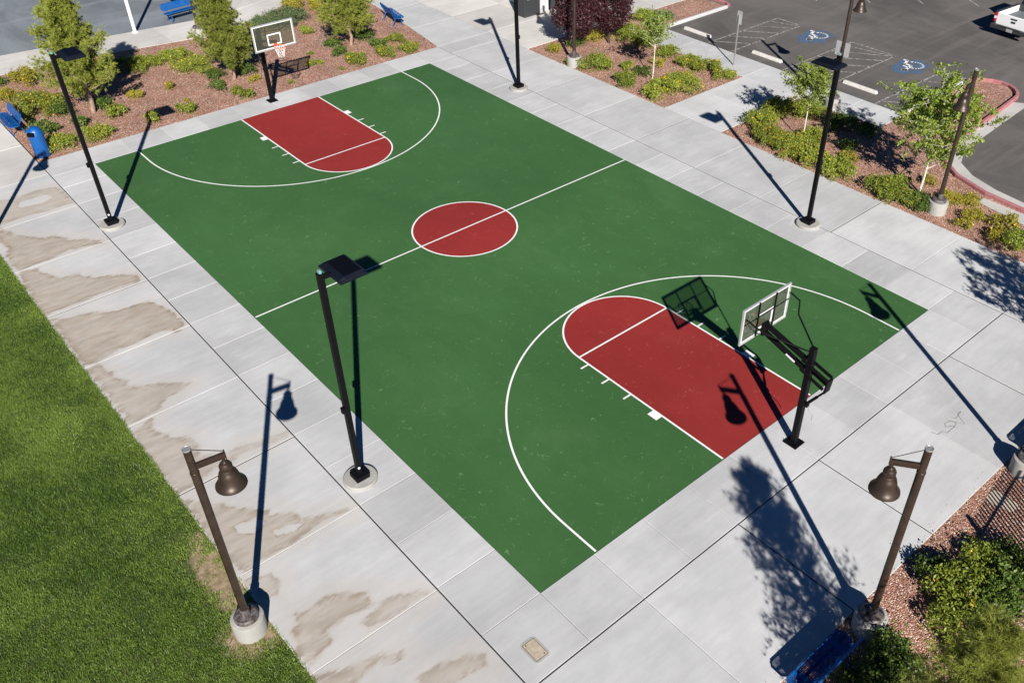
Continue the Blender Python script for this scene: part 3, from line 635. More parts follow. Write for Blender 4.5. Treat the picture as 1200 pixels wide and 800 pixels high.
SHRUBS = [
 # far bed, from the left
 (30, 94, .75, 'yellow', 'yellow green shrub left of the leftmost pine, by the far path', FARB),
 (4, 113, .6, 'yellow', 'yellow shrub at the left picture edge above the blue bench', FARB),
 (-4, 97, .5, 'dark', 'dark shrub cut by the left picture edge near the far path', FARB),
 (45, 126, 1.15, 'lantana', 'largest orange flowered shrub between blue bench and leftmost pine', FARB),
 (74, 129, .6, 'dark', 'round dark green shrub between the orange flowered shrub and leftmost pine trunk', FARB),
 (91, 145, .42, 'dark', 'small dark shrub just in front of the leftmost pine, behind the black pole', FARB),
 (51, 153, .45, 'dark', 'small dark green shrub directly behind the blue trash can', FARB),
 (72, 168, .66, 'lantana', 'low flowering shrub right of the blue trash can at the concrete edge', FARB),
 (115, 157, .64, 'lantana', 'low spreading shrub at the concrete edge right of the tall black pole', FARB),
 (121, 122, .42, 'dark', 'round dark shrub just right of the leftmost pine trunk', FARB),
 (136, 132, .46, 'ground', 'small light green shrub right of the round dark one by the leftmost pine', FARB),
 (160, 111, .34, 'yellow', 'small yellow tuft shrub in open gravel right of the leftmost pine', FARB),
 (167, 76, .85, 'ground', 'bushy light green shrub at the far path beside the tree shadow', FARB),
 (138, 80, .7, 'dark', 'shaded dark shrub at the far path just behind the leftmost pine', FARB),
 (205, 68, .85, 'ground', 'light green shrub at the far path left of the middle pine', FARB),
 (228, 78, .9, 'lantana', 'orange flowered shrub touching the left side of the middle pine', FARB),
 (252, 88, .5, 'dark', 'dark shrub at the left foot of the middle pine trunk', FARB),
 (202, 100, .3, 'yellow', 'tiny yellow shrub in gravel below the orange flowered one by the middle pine', FARB),
 (255, 101, .38, 'dark', 'small dark green mound in gravel in front of the middle pine', FARB),
 (281, 110, .42, 'ground', 'small flat green shrub left of the far hoop post', FARB),
 (178, 138, .38, 'ground', 'small green shrub at the light pole shadow in the far bed', FARB),
 (217, 129, .38, 'ground', 'small flat shrub at the concrete edge right of the light head shadow', FARB),
 (219, 114, .14, 'yellow', 'tiniest yellow sprig in the middle of the far gravel', FARB),
 (288, 82, .45, 'dark', 'dark shaded shrub right of the middle pine trunk behind the far hoop', FARB),
 (299, 91, .3, 'yellow', 'little yellow green shrub under the far backboard left of its post', FARB),
 (334, 24, 1.15, 'grey', 'wide grey green shrub mound behind the far backboard', FARB),
 (308, 29, .85, 'grey', 'grey green shrub behind the left half of the far backboard', FARB),
 (345, 8, .8, 'yellow', 'yellow green shrub at the far tip of the bed near the picture top', FARB),
 (371, 7, .7, 'yellow', 'yellow green shrub tucked behind the left side of the right hand pine', FARB),
 (357, 36, .36, 'ground', 'small low shrub in gravel right of the grey green mound', FARB),
 (391, 51, .42, 'dark', 'round dark shrub left of the right hand pine trunk', FARB),
 (399, 62, .38, 'dark', 'small dark shrub in front of the right hand pine trunk', FARB),
 (419, 69, .62, 'lantana', 'low flowering shrub at the concrete edge below the right hand pine', FARB),
 (428, 42, .55, 'dark', 'dark shaded shrub right behind the right hand pine trunk', FARB),
 (441, 53, .4, 'dark', 'small green shrub right of the right hand pine, left of the flowering row', FARB),
 (453, 61, .55, 'lantana', 'middle shrub of the flowering row right of the right hand pine', FARB),
 (464, 45, .5, 'ground', 'light green shrub just below the blue bench of the far bed', FARB),
 (480, 56, .55, 'lantana', 'rightmost flowering shrub of the far bed near its right corner', FARB),
 (364, 60, .16, 'ground', 'tiny shrub in gravel beside the far hoop, farther of two', FARB),
 (368, 72, .28, 'ground', 'small bright shrub touching the right end of the far backboard shadow', FARB),
 (341, 94, .16, 'ground', 'tiny sprig under the far rim shadow', FARB),
 (399, 78, .14, 'ground', 'tiny sprig alone near the concrete edge right of the far hoop', FARB),
 # first bed right of the court
 (649, 57, .48, 'yellow', 'yellow green shrub at the left corner of the bed by the burgundy trees', PL1),
 (673, 50, .5, 'dark', 'dark shrub between burgundy tree and brown lamp post', PL1),
 (667, 72, .36, 'ground', 'small shrub just left of the concrete lamp drum below the burgundy tree', PL1),
 (698, 76, .78, 'ground', 'round light green shrub right of the lamp drum at the concrete edge', PL1),
 (700, 44, .62, 'yellow', 'yellow green shrub under the right edge of the burgundy tree', PL1),
 (733, 40, 1.0, 'ground', 'large green shrub mass below the white bare sapling', PL1),
 (757, 47, .9, 'ground', 'large green shrub mass left of the white trunked tree crown', PL1),
 (733, 95, .7, 'ground', 'low spreading shrub at the left front of the white trunked tree', PL1),
 (775, 108, .8, 'lantana', 'flowering shrub just in front of the white trunk, left of the biggest one', PL1),
 (798, 98, 1.05, 'lantana', 'biggest orange flowered shrub of the bed, right of the white trunk', PL1),
 (806, 73, .68, 'lantana', 'shrub at the sidewalk behind the biggest orange flowered one', PL1),
 (830, 80, .68, 'lantana', 'middle shrub along the sidewalk, left of the sign post', PL1),
 (848, 87, .55, 'lantana', 'last shrub along the sidewalk at the foot of the sign post', PL1),
 (753, 84, .4, 'dark', 'small dark round shrub left of the white trunk', PL1),
 (773, 74, .36, 'yellow', 'small yellow shrub right behind the white trunk', PL1),
 (733, 76, .32, 'ground', 'small shrub in the tree shadow left of the white trunk', PL1),
 (783, 62, .6, 'ground', 'green shrub under the right side of the white trunked tree crown', PL1),
 (776, 20, .62, 'grey', 'sparse grey green shrub at the far end of the bed near the kerb', PL1),
 (755, 22, .7, 'ground', 'green shrub right of the white bare sapling', PL1),
 # second bed
 (890, 143, .75, 'lantana', 'leftmost flowering shrub of the second bed by the cross walkway', PL2),
 (912, 130, .8, 'lantana', 'flowering shrub behind the second white trunk on the left, next to the tree shadow', PL2),
 (938, 130, .8, 'lantana', 'flowering shrub directly behind the second white trunk', PL2),
 (957, 132, .55, 'lantana', 'orange flowered shrub left of the black pole behind the white trunk', PL2),
 (903, 162, .9, 'lantana', 'flowering shrub left in front of the second white trunk', PL2),
 (926, 172, .9, 'lantana', 'flowering shrub in front of the second white trunk at the concrete edge', PL2),
 (951, 162, .7, 'lantana', 'flowering shrub between white trunk and black pole', PL2),
 (950, 187, .8, 'lantana', 'flowering shrub at the concrete edge just left of the black pole', PL2),
 (980, 200, .75, 'ground', 'bright green shrub at the concrete edge right of the black pole', PL2),
 (988, 146, .7, 'dark', 'shaded dark shrub right of the black pole near the sidewalk', PL2),
 (1018, 153, .55, 'dark', 'shaded dark shrub in the middle of the leafy tree shadow by the sidewalk', PL2),
 (994, 171, .4, 'dark', 'small dark shrub in shade right of the black pole', PL2),
 (994, 184, .36, 'yellow', 'small orange yellow shrub in shade right of the black pole', PL2),
 (1035, 220, .7, 'ground', 'green shrub at the concrete edge left of the concrete lamp drum', PL2),
 (1055, 229, .72, 'ground', 'green shrub next left of the lamp drum, in front of the leafy tree', PL2),
 (1077, 238, .6, 'dark', 'dark green shrub touching the left side of the lamp drum', PL2),
 (1088, 211, .32, 'yellow', 'small orange shrub right of the leafy tree trunk', PL2),
 (1060, 210, .3, 'ground', 'small green shrub left of the leafy tree trunk', PL2),
 (1113, 233, .5, 'yellow', 'yellow shrub right behind the lamp drum', PL2),
 (1138, 235, .5, 'yellow', 'yellow shrub by the red kerb right of the lamp drum', PL2),
 (1142, 253, .5, 'yellow', 'yellow shrub in the middle of the gravel right of the lamp drum', PL2),
 (1130, 262, .32, 'yellow', 'smallest yellow shrub right of the lamp drum', PL2),
 (1179, 264, .45, 'yellow', 'yellow shrub next to the pale concrete landing', PL2),
 (1172, 277, .4, 'yellow', 'small yellow shrub left of the green one at the right picture edge', PL2),
 (1193, 284, .65, 'ground', 'green shrub at the right picture edge at the end of the bed', PL2),
 (1144, 115, .34, 'ground', 'farther small shrub on the parking island', ISL),
 (1141, 131, .38, 'ground', 'nearer small shrub on the parking island', ISL),
 # near right bed
 (1092, 672, .5, 'dark', 'leftmost leafy shrub of the near right bed', NEAR),
 (1120, 694, .8, 'ground', 'olive green shrub with few yellow flowers in the middle of the near right bed', NEAR),
 (1155, 712, .8, 'dark', 'dark green shrub right of the olive one in the near bed', NEAR),
 (1190, 700, .8, 'dark', 'dark green shrub at the right picture edge above the pine', NEAR),
 (1148, 654, .5, 'ground', 'shrub beside the small rock in striped fence shadow', NEAR),
 (1180, 660, .6, 'dark', 'dark shrub in striped fence shadow at the right edge', NEAR),
 (1120, 735, .6, 'ground', 'loose shrub just above the pine crown in the near bed', NEAR),
 (1040, 778, .75, 'dark', 'dark shaded shrub right below the near lamp drum', NEAR),
 (1010, 800, .6, 'dark', 'dark shaded shrub behind the near blue bench', NEAR),
 (1065, 800, .6, 'dark', 'shaded shrub between the near lamp drum and the pine', NEAR),
]
for s_ in SHRUBS: shrub(*s_)

def limb(b, p, d, L_, r, n, up, jit, out=None):
    pts = [Vector(p)]; rs = [r]; d = Vector(d).normalized()
    for i in range(n):
        d = (d + Vector((random.uniform(-jit, jit), random.uniform(-jit, jit), random.uniform(-jit, jit)+up))).normalized()
        pts.append(pts[-1]+d*L_/n); rs.append(max(r*(1-(i+1)/n*.8), .003))
    b.tube(pts, rs, 6); return pts
def pine(loc, H, R, label, lean=(0, 0), dens=1.0, low=.55, group=None, pw=.75, nw=.0085, m=12):
    e = empty('pine_tree', loc, 0, label, 'tree', group); tb = MB(); bb = MB(); C = []; D = []
    n = 9; tp = [Vector((lean[0]*(i/n)**1.5+.05*math.sin(i*1.7), lean[1]*(i/n)**1.5+.05*math.cos(i*2.1), H*i/n)) for i in range(n+1)]
    tb.tube(tp, [max(.11*(1-.9*i/n)*H/5, .012) for i in range(n+1)], 10)
    def at(z):
        f = min(z/H*n, n-.001); i = int(f); return tp[i].lerp(tp[i+1], f-i)
    z = low; a = random.random()*6
    while z < H*.97:
        k = z/H; rr = R*(min(1, .55+k*2.2) if k < .2 else 1)*(1-max(0, k-.2)/.8)**pw+.12
        for _ in range(random.choice((3, 4, 4, 5))):
            a += 2.4+random.uniform(-.5, .5); L_ = rr*random.uniform(.65, 1.12); d = Vector((math.cos(a), math.sin(a), .15+.5*k))
            pts = limb(bb, at(z), d, L_, .03*(1-k)+.012, 6, .06, .12)
            for j in range(2, len(pts)):
                m = int((13 if j < 6 else 17)*dens)
                for q in range(m):
                    t_ = random.random(); c_ = pts[j-1].lerp(pts[j], t_); dd = (pts[j]-pts[j-1]).normalized()
                    s2 = Vector((random.gauss(0, 1), random.gauss(0, 1), random.gauss(0, .8)+.3)).normalized()
                    C.append(c_+s2*random.uniform(.02, .20)*(.6+.5*L_)); D.append((dd+s2*.8).normalized())
        z += random.uniform(.12, .2)*H/5
    for q in range(30): C.append(tp[-1]+Vector((random.gauss(0, .07), random.gauss(0, .07), -random.random()*.5))); D.append(Vector((random.gauss(0, .3), random.gauss(0, .3), 1)))
    C = np.array([tuple(c_) for c_ in C]); D = np.array([tuple(c_) for c_ in D]); nt_ = len(C)
    Cn = np.repeat(C, m, 0); d = np.repeat(D, m, 0)*.9+rng.normal(size=(nt_*m, 3))*.55; d /= np.linalg.norm(d, axis=1)[:, None]
    Ln = (.09+.07*rng.random(nt_*m))[:, None]; sd_ = np.cross(d, rng.normal(size=d.shape)); sd_ /= np.linalg.norm(sd_, axis=1)[:, None]
    P = np.stack([Cn-sd_*nw, Cn+sd_*nw, Cn+d*Ln], 1).reshape(-1, 3)
    tint = np.clip(np.repeat(rng.random(nt_), m)*.55+rng.random(nt_*m)*.45, 0, 1)
    me = tri_mesh('crown', P, tint, M_pine); o = bpy.data.objects.new('crown', me); COL.objects.link(o); o.parent = e
    tb.build('trunk', M_bark, e, True); bb.build('branches', M_bark, e, True); return e
def leafy_tree(loc, H, R, label, nb=16, leaves=26, trunk=M_wbark, lm=None, h0=.42, tr=.035, leafs=.05, spread=.9, name='young_tree', group=None, lean=(0, 0), zig=.14):
    e = empty(name, loc, 0, label, 'tree', group); tb = MB(); bb = MB(); C = []; lm = lm or M_ash
    n = 7; tp = [Vector((lean[0]*i/n+.03*math.sin(i*2.), lean[1]*i/n+.03*math.cos(i*1.3), H*.9*i/n)) for i in range(n+1)]
    tb.tube(tp, [max(tr*(1-.8*i/n), .008) for i in range(n+1)], 8); a = random.random()*6
    for k in range(nb):
        f = h0+(1-h0)*(k/nb)**.9*.92; i = min(int(f*n), n-1); p = tp[i].lerp(tp[i+1], f*n-i); a += 2.4+random.uniform(-.6, .6)
        L_ = R*random.uniform(.75, 1.15)*(1-.45*max(0, (f-.55)/.45)); d = Vector((math.cos(a)*spread, math.sin(a)*spread, .55))
        pts = limb(bb, p, d, L_, .014, 6, .07, zig)
        for j in range(2, 7):
            for _ in range(2):
                d2 = Vector((random.gauss(0, 1), random.gauss(0, 1), random.gauss(.3, .5))).normalized(); q = limb(bb, pts[j], d2, L_*.35*random.uniform(.5, 1.1), .006, 3, .05, .2)
                for w in range(leaves):
                    t_ = random.random()**.7*2.99; g = q[int(t_)].lerp(q[int(t_)+1], t_-int(t_)); C.append(g+Vector((random.gauss(0, .055), random.gauss(0, .055), random.gauss(0, .05))))
    C = np.array([tuple(c_) for c_ in C]); N = rng.normal(size=C.shape); N[:, 2] = np.abs(N[:, 2])+.4; N /= np.linalg.norm(N, axis=1)[:, None]
    me = tri_mesh('crown', leaf_quads(C, N, leafs, .5, .5), rng.random(len(C)), lm, 4); o = bpy.data.objects.new('crown', me); COL.objects.link(o); o.parent = e
    tb.build('trunk', trunk, e, True); bb.build('branches', trunk, e, True); return e
PG = 'pines in the far gravel bed'
def gp(x, y): p = G(x, y); return (p.x, p.y, -.03)
pine(gp(110, 132), 5.0, 1.6, 'leftmost pine, tallest and widest, behind the black light pole', group=PG, lean=(-.1, .1), dens=1.25, low=1.0, pw=.55)
pine(gp(275, 93), 4.3, 1.4, 'middle pine, left of the far backboard', group=PG, lean=(-.2, 0), dens=1.1, low=.75, pw=.6)
pine(gp(412, 53), 3.9, 1.6, 'right hand pine near the blue bench, cut by the picture top', group=PG, dens=1.15, low=.8)
pine((-5.9, -21.4, -.03), 5.35, 1.55, 'pale green pine in the bottom right picture corner, only its top in view', lean=(.05, .05), dens=.95, low=.8, pw=.6, nw=.0035, m=26)
TG = 'young trees with pale trunks in the gravel beds'
leafy_tree(gp(765, 92), 3.1, 1.1, 'thin white trunked young tree with sparse light green crown, farther one', 17, 16, group=TG, h0=.5)
leafy_tree(gp(940, 165), 3.1, 1.35, 'white trunked young tree left of the black light pole over flowering shrubs', 22, 24, group=TG, h0=.55)
leafy_tree(gp(1078, 225), 4.1, 2.15, 'fullest young tree with branches down low beside the brown lamp', 36, 38, group=TG, h0=.27, tr=.05, leafs=.055)
leafy_tree(gp(722, 32), 1.9, .6, 'bare pale sapling without leaves at the edge of the burgundy trees', 12, 0 or 1, group=None, h0=.25, name='bare_sapling', leafs=.02)
leafy_tree((7.9, -20.3, -.03), 5.6, 1.8, 'leafy tree just outside the right picture edge, shading the concrete', 26, 30, h0=.35, tr=.06, leafs=.06)
def plum(loc, rx, ry, H, label, z0=.7):
    e = empty('burgundy_tree', loc, 0, label, 'tree', 'burgundy trees by the grey building'); tb = MB(); tb.tube([(0, 0, 0), (.03, 0, .6), (0, .03, 1.4)], [.07, .055, .04], 8)
    for k in range(7): limb(tb, (0, 0, .7+.1*k), (math.cos(k*2.4), math.sin(k*2.4), .9), .9, .03, 5, .05, .15)
    n = 16000; k = 70; u = rng.normal(size=(k, 3)); u /= np.linalg.norm(u, axis=1)[:, None]; cc = u*np.array([rx*.8, ry*.8, (H-z0)/2*.85])*(.7+.35*rng.random(k))[:, None]+np.array([0, 0, (H+z0)/2])
    i = rng.integers(0, k, n); d = rng.normal(size=(n, 3)); d /= np.linalg.norm(d, axis=1)[:, None]; C = cc[i]+d*(.26+.16*rng.random(n))[:, None]; C[:, 2] = np.maximum(C[:, 2], .15)
    me = tri_mesh('crown', leaf_quads(C, d, .045, .6, .5), rng.random(n), M_plum, 4); o = bpy.data.objects.new('crown', me); COL.objects.link(o); o.parent = e
    tb.build('trunk', M_dbark, e, True)
plum((14.35, 10.2, -.03), 1.05, 1.0, 3.2, 'nearer burgundy leaved tree beside the concrete, left of the pair')
plum((16.3, 9.75, -.03), 1.1, 1.0, 3.0, 'burgundy leaved tree behind the brown lamp post, right of the pair')
plum((16.2, 11.3, -.03), 1.0, .9, 3.0, 'farthest burgundy leaved tree near the grey wall')

# ---------------------------------------------------------------- light poles
def light_pole(loc, label):
    e = empty('light_pole', loc, 0, label, 'light pole', 'square black light poles around the court')
    b = MB(); b.lathe([(.42, -.02), (.425, .07), (.40, .10), (0, .10)], seg=40); o = b.build('base_drum', M_drum, e, True)
    b = MB(); b.box((0, 0, .17), (.36, .36, .14)); b.build('base_cover', M_black, e, bevel=.012)
    b = MB(); b.box((0, 0, 3.17), (.13, .13, 5.86)); b.build('pole', M_black, e, bevel=.008)
    b = MB(); b.tube([(-.02, -.068, .46), (-.02, -.085, .46)], .03, 12); b.build('cover_screw', M_white, e, True)
    b = MB(); b.box((-.10, 0, 2.35), (.07, .1, .16)); b.build('outlet_box', M_black, e, bevel=.01)
    b = MB(); b.box((.13, 0, 5.98), (.2, .09, .1)); b.build('arm', M_black, e, bevel=.01)
    b = MB(); prof = [(.2, 5.93), (.2, 6.0), (.34, 6.045), (.78, 6.045), (.84, 6.0), (.82, 5.93)]
    ys = [(-.46, .55), (-.38, 1), (.38, 1), (.46, .55)]; vs = []
    for y, k in ys: vs += [(x, y*1.0, 5.93+(z-5.93)*k) for x, z in prof]
    m = 6; fs = [(i*m+j, i*m+(j+1) % m, (i+1)*m+(j+1) % m, (i+1)*m+j) for i in range(3) for j in range(m)] + [tuple(range(m)), tuple(3*m+j for j in range(m))]
    b.add(vs, fs); h = b.build('lamp_head', mat_head, e, bevel=.008)
    b = MB(); b.box((.56, 0, 6.049), (.40, .70, .008)); b.build('top_panel', M_panel, h)
    b = MB(); b.box((.54, 0, 5.924), (.42, .7, .008)); b.build('lens', M_dgrey, h)
    b = MB(); b.box((.0, -.0, 6.13), (.06, .06, .07)); s = b.build('sensor_bracket', M_alu, e)
    b = MB(); b.lathe([(.038, 0), (.04, .04), (.025, .06), (0, .065)], (0, -.045, 6.12), 16); b.build('photocell', M_sensor, e, True)
    return e
mat_head = mat('dark_blue_black_paint', (.005, .007, .014), .55, spec=.15)
P0 = light_pole((-9.02, -7.9, 0), 'nearest black light pole, left sideline, its flat head over the half court line')
copy_tree(P0, (-9.1, 8.29, 0), 0, 'black light pole at the far left corner of the court in front of the pine')
copy_tree(P0, (9.25, -7.82, 0), math.pi, 'black light pole on the right walkway beside the flowering shrubs')
copy_tree(P0, (9.17, 8.22, 0), math.pi, 'black light pole at the top centre, its head cut off by the picture top')

# ---------------------------------------------------------------- brown bell lamps
def bell_lamp(loc, rz, label):
    e = empty('bell_lamp', loc, rz, label, 'street lamp', 'brown bell shaded lamps around the court')
    b = MB(); b.lathe([(.335, -.05), (.345, .41), (.335, .45), (.32, .46), (0, .46)], seg=40); b.build('base_drum', M_drum, e, True)
    b = MB(); b.lathe([(.25, .46), (.25, .53), (.22, .56), (.1, .57), (.095, .75), (0, .75)], seg=32); b.build('base_collar', M_brcap, e, True)
    b = MB(); b.lathe([(.078, .56), (.078, 4.72), (.072, 4.74), (.072, 5.3), (0, 5.3)], seg=20); b.build('pole', M_brown, e, True)
    b = MB(); b.lathe([(.0795, 4.70), (.084, 4.705), (.084, 4.735), (.0795, 4.74)], seg=20); b.build('seam_band', M_brown, e, True)
    b = MB(); b.lathe([(.078, 5.29), (.078, 5.325), (.066, 5.325), (.06, 5.315), (0, 5.318)], seg=20); b.build('top_cap', M_steel, e, True)
    b = MB(); b.bar((.05, 0, 4.86), (.56, 0, 4.86), .07, .12); b.box((.57, 0, 4.87), (.02, .08, .19)); b.build('arm', M_brown, e, bevel=.006)
    b = MB(); b.tube([(.06, 0, 5.26), (.56, 0, 4.96)], .008, 6); b.build('tie_rod', M_brown, e)
    b = MB(); c = (.52, 0, 4.12)
    b.lathe([(.0, .67), (.03, .67), (.03, .60), (.05, .575), (.09, .56), (.118, .51), (.12, .45), (.105, .405), (.13, .385), (.135, .36), (.16, .33), (.185, .25), (.205, .15), (.25, .075), (.285, .035), (.29, .0), (.28, .0), (.24, .055), (.19, .13), (.17, .24), (.14, .33), (0, .35)], c, 40)
    s = b.build('bell_shade', M_brown, e, True)
    b = MB(); b.lathe([(.0, .34), (.06, .34), (.08, .2), (.05, .1), (0, .08)], c, 20); b.build('bulb_housing', M_drum, s, True)
    return e
L0 = bell_lamp((-13.0, -10.08, -.01), -.15, 'brown bell lamp on the lawn edge, left foreground')
copy_tree(L0, (-3.31, -18.68, -.01), math.atan2(.42, -.30), 'brown bell lamp next to the near blue bench, right foreground')
copy_tree(L0, (13.5, -10.35, -.01), math.pi+.15, 'brown bell lamp in the gravel bed beside the fullest young tree')
copy_tree(L0, (12.95, 8.65, -.01), math.pi, 'brown bell lamp post below the burgundy trees, top cut off')
copy_tree(L0, (18.3, -2.4, -.01), -.3, 'brown bell lamp by the parking lot, rising behind the right black pole')
copy_tree(L0, (3.5, -18.68, -.01), math.pi*.62, 'brown bell lamp drum at the right picture edge, pole outside the picture')
copy_tree(L0, (-13.35, 8.75, -.01), .1, 'brown bell lamp just outside the left picture edge, its thin shadow reaching the trash can')
copy_tree(L0, (1.15, 24.1, -.01), 0, 'brown lamp post in front of the far blue bench beside the middle pine')

# ---------------------------------------------------------------- basketball hoops (board towards +y)
def hoop(loc, rz, label):
    e = empty('basketball_hoop', loc, rz, label, 'basketball hoop', 'basketball hoops at the two ends of the court')
    b = MB(); b.box((0, 0, .015), (.40, .40, .025))
    for x in (-.15, .15):
        for y in (-.15, .15): b.lathe([(.022, .026), (.022, .06), (.01, .065), (.01, .09), (0, .09)], (x, y, 0), 8)
    b.build('base_plate', M_black, e)
    b = MB(); b.box((0, 0, 1.57), (.155, .155, 3.1)); b.build('post', M_black, e, bevel=.012)
    for nm, z0, z1, yb in (('upper_arm', 2.50, 3.02, -.58), ('lower_arm', 2.20, 2.78, -.52)):
        b = MB()
        f0 = (.12-yb)/(1.40-yb); zc = z0+(z1-z0)*f0
        b.bar((0, .12, zc), (0, 1.40, z1), .125, .085)
        for x in (-.1, .1): b.bar((x, yb, z0), (x, .20, z0+(z1-z0)*(.20-yb)/(1.40-yb)), .035, .088)
        b.build(nm, M_black, e, bevel=.004)
    b = MB(); b.bar((0, -.56, 2.10), (0, -.60, 2.50), .22, .05, (0, 1, 0)); b.build('rear_link', M_black, e)
    b = MB(); b.box((0, 1.43, 2.90), (.22, .06, .36)); b.build('board_mount', M_black, e)
    b = MB(); b.tube([(0, -.58, 2.15), (0, -.14, 1.45)], .028, 8); b.tube([(0, -.36, 1.80), (0, -.12, 1.42)], .04, 8); b.box((0, -.12, 1.4), (.1, .12, .1)); b.build('lift_jack', M_black, e)
    b = MB(); b.tube([(0, -.16, 1.38), (.02, -.22, 1.24), (.02, -.34, 1.16), (.02, -.34, 1.00)], .011, 6); b.build('crank_handle', M_steel, e)
    b = MB()
    for s_ in (-1, 1): b.tube([(s_*.08, .05, 3.02), (s_*.16, .17, 3.06), (s_*.62, .95, 3.28), (s_*.84, 1.12, 3.50), (s_*.86, 1.43, 3.58)], .022, 8)
    b.build('side_braces', M_black, e, True)
    b = MB(); b.bar((-.066, .40, 2.475), (-.066, .68, 2.56), .004, .05); b.build('decal', M_white, e)
    yb = 1.50; w, h, z0 = .915, 1.07, 2.76; bw = .045
    b = MB(); b.box((0, yb, z0+h/2), (w*2-.04, .012, h-.04)); bd = b.build('backboard', M_bglass, e)
    b = MB()
    for z in (z0+.02, z0+h-.02): b.box((0, yb, z), (w*2, .05, .04))
    for x in (-w+.02, w-.02): b.box((x, yb, z0+h/2), (.04, .05, h-.08))
    b.build('board_frame', M_alu, bd, bevel=.004)
    b = MB(); y2 = yb
    for z in (z0+.065, z0+h-.065): b.box((0, y2, z), (w*2-.08, .020, .028))
    for x in (-w+.065, w-.065): b.box((x, y2, z0+h/2), (.028, .020, h-.16))
    tz = z0+.17
    for z in (tz+.025, tz+.43): b.box((0, y2, z), (.61, .020, .05))
    for x in (-.28, .28): b.box((x, y2, tz+.2275), (.05, .020, .355))
    b.build('board_marking', M_white, bd)
    b = MB()
    for x in (-.32, .32): b.box((x, yb-.035, z0+h/2), (.035, .03, h-.05))
    b.box((0, yb-.052, z0+.62), (w*2-.1, .014, .018)); b.build('board_ribs', M_black, bd)
    zr = 2.95; cy = yb+.15+.23
    b = MB(); b.tube([(.228*math.cos(2*math.pi*k/32), cy+.228*math.sin(2*math.pi*k/32), zr) for k in range(33)], .011, 8, False)
    b.box((0, yb+.02, zr-.03), (.16, .02, .14)); b.bar((-.06, yb+.02, zr-.01), (-.1, cy-.2, zr), .012); b.bar((.06, yb+.02, zr-.01), (.1, cy-.2, zr), .012)
    b.bar((0, yb+.02, zr-.09), (0, cy-.23, zr-.01), .05, .008); rim = b.build('rim', M_rim, e, True)
    b = MB(); lv = [(.228, 0), (.20, -.11), (.165, -.22), (.135, -.33), (.12, -.42)]
    for k in range(12):
        for s_ in (-1, 1):
            b.tube([(r_*math.cos(2*math.pi*(k+s_*i*.5)/12), cy+r_*math.sin(2*math.pi*(k+s_*i*.5)/12), zr+z_) for i, (r_, z_) in enumerate(lv)], .0055, 4, False)
    b.build('net', M_net, rim)
    return e
H0 = hoop((.03, -14.22, 0), 0, 'near basketball hoop seen from behind, on the right foreground baseline')
copy_tree(H0, (.12, 14.36, 0), math.pi, 'far basketball hoop with glass backboard facing the camera by the gravel bed')

# ---------------------------------------------------------------- benches (sitting side towards +y)
def bench(loc, rz, label):
    e = empty('park_bench', loc, rz, label, 'bench', 'blue metal park benches'); Lb = 1.83
    def plate(y0, z0, y1, z1, nm):
        b = MB(); b.k = 0
        mid = Vector((0, (y0+y1)/2, (z0+z1)/2)); d = Vector((0, y1-y0, z1-z0)); wd_ = d.length; R = Matrix((Vector((1, 0, 0)), d.normalized(), Vector((1, 0, 0)).cross(d.normalized()))).transposed()
        b.box(mid, (Lb-.1, wd_-.06, .012), R); o = b.build(nm, M_perf, e)
        b = MB(); hx, hy, c = Lb/2-.02, wd_/2-.02, .09
        pts = [(-hx+c, -hy), (hx-c, -hy), (hx, -hy+c), (hx, hy-c), (hx-c, hy), (-hx+c, hy), (-hx, hy-c), (-hx, -hy+c), (-hx+c, -hy)]
        b.tube([mid+R@Vector((x, y, 0)) for x, y in pts], .022, 8); 
        for x in (-.55, .55): b.box(mid+R@Vector((x, 0, -.002)), (.12, wd_-.06, .02), R)
        b.box(mid+R@Vector((0, 0, -.003)), (Lb-.1, .05, .018), R)
        b.build(nm+'_rim', M_blue, o, True); return o
    plate(-.20, .43, .24, .46, 'seat'); plate(-.24, .52, -.36, .86, 'backrest')
    for x in (-.62, .62):
        b = MB(); b.tube([(x, .16, .02), (x, .12, .42), (x, -.2, .40), (x, -.27, .50), (x, -.37, .84)], .025, 8); b.tube([(x, -.34, .02), (x, -.17, .41)], .025, 8); b.box((x, .16, .01), (.08, .12, .015)); b.box((x, -.34, .01), (.08, .12, .015)); b.build('leg', M_blue, e, True)
    return e
B0 = bench((-4.98, -18.62, -.02), 0, 'blue bench in the bottom right foreground beside the lamp, partly in tree shade')
copy_tree(B0, (4.87, -18.62, -.02), 0, 'blue bench at the right picture edge beside the lamp drum, its shadow on the concrete')
copy_tree(B0, (-9.35, 18.75, -.02), math.pi/2, 'blue bench at the left picture edge behind the trash can')
copy_tree(B0, (1.6, 27.3, -.01), math.pi+.12, 'blue bench on the grey play court beyond the middle pine')
copy_tree(B0, (9.85, 19.5, -.02), -math.pi/2-.16, 'blue bench at the right edge of the far bed next to the right hand pine')

# ---------------------------------------------------------------- trash can
e = empty('trash_can', (-9.15, 15.45, 0), 0, 'round blue trash can with domed lid at the left corner of the court', 'trash can')
b = MB(); b.lathe([(.24, 0), (.27, .03), (.27, .86), (.25, .87), (.25, .80), (0, .80)], seg=36); b.build('body', M_blue, e, True)
b = MB()
for k in range(18): a = 2*math.pi*k/18; b.box((.272*math.cos(a), .272*math.sin(a), .45), (.012, .035, .74), Matrix.Rotation(a, 3, 'Z'))
b.build('body_ribs', M_blue, e)
b = MB(); b.lathe([(.285, .86), (.29, .90), (.28, .93), (.27, 1.02), (.22, 1.13), (.12, 1.20), (0, 1.22)], seg=36); l = b.build('lid', M_blue, e, True)
b = MB(); b.box((-.19, -.19, 1.0), (.16, .24, .13), Matrix.Rotation(rad(45), 3, 'Z')); b.build('opening', M_panel, l, bevel=.01)

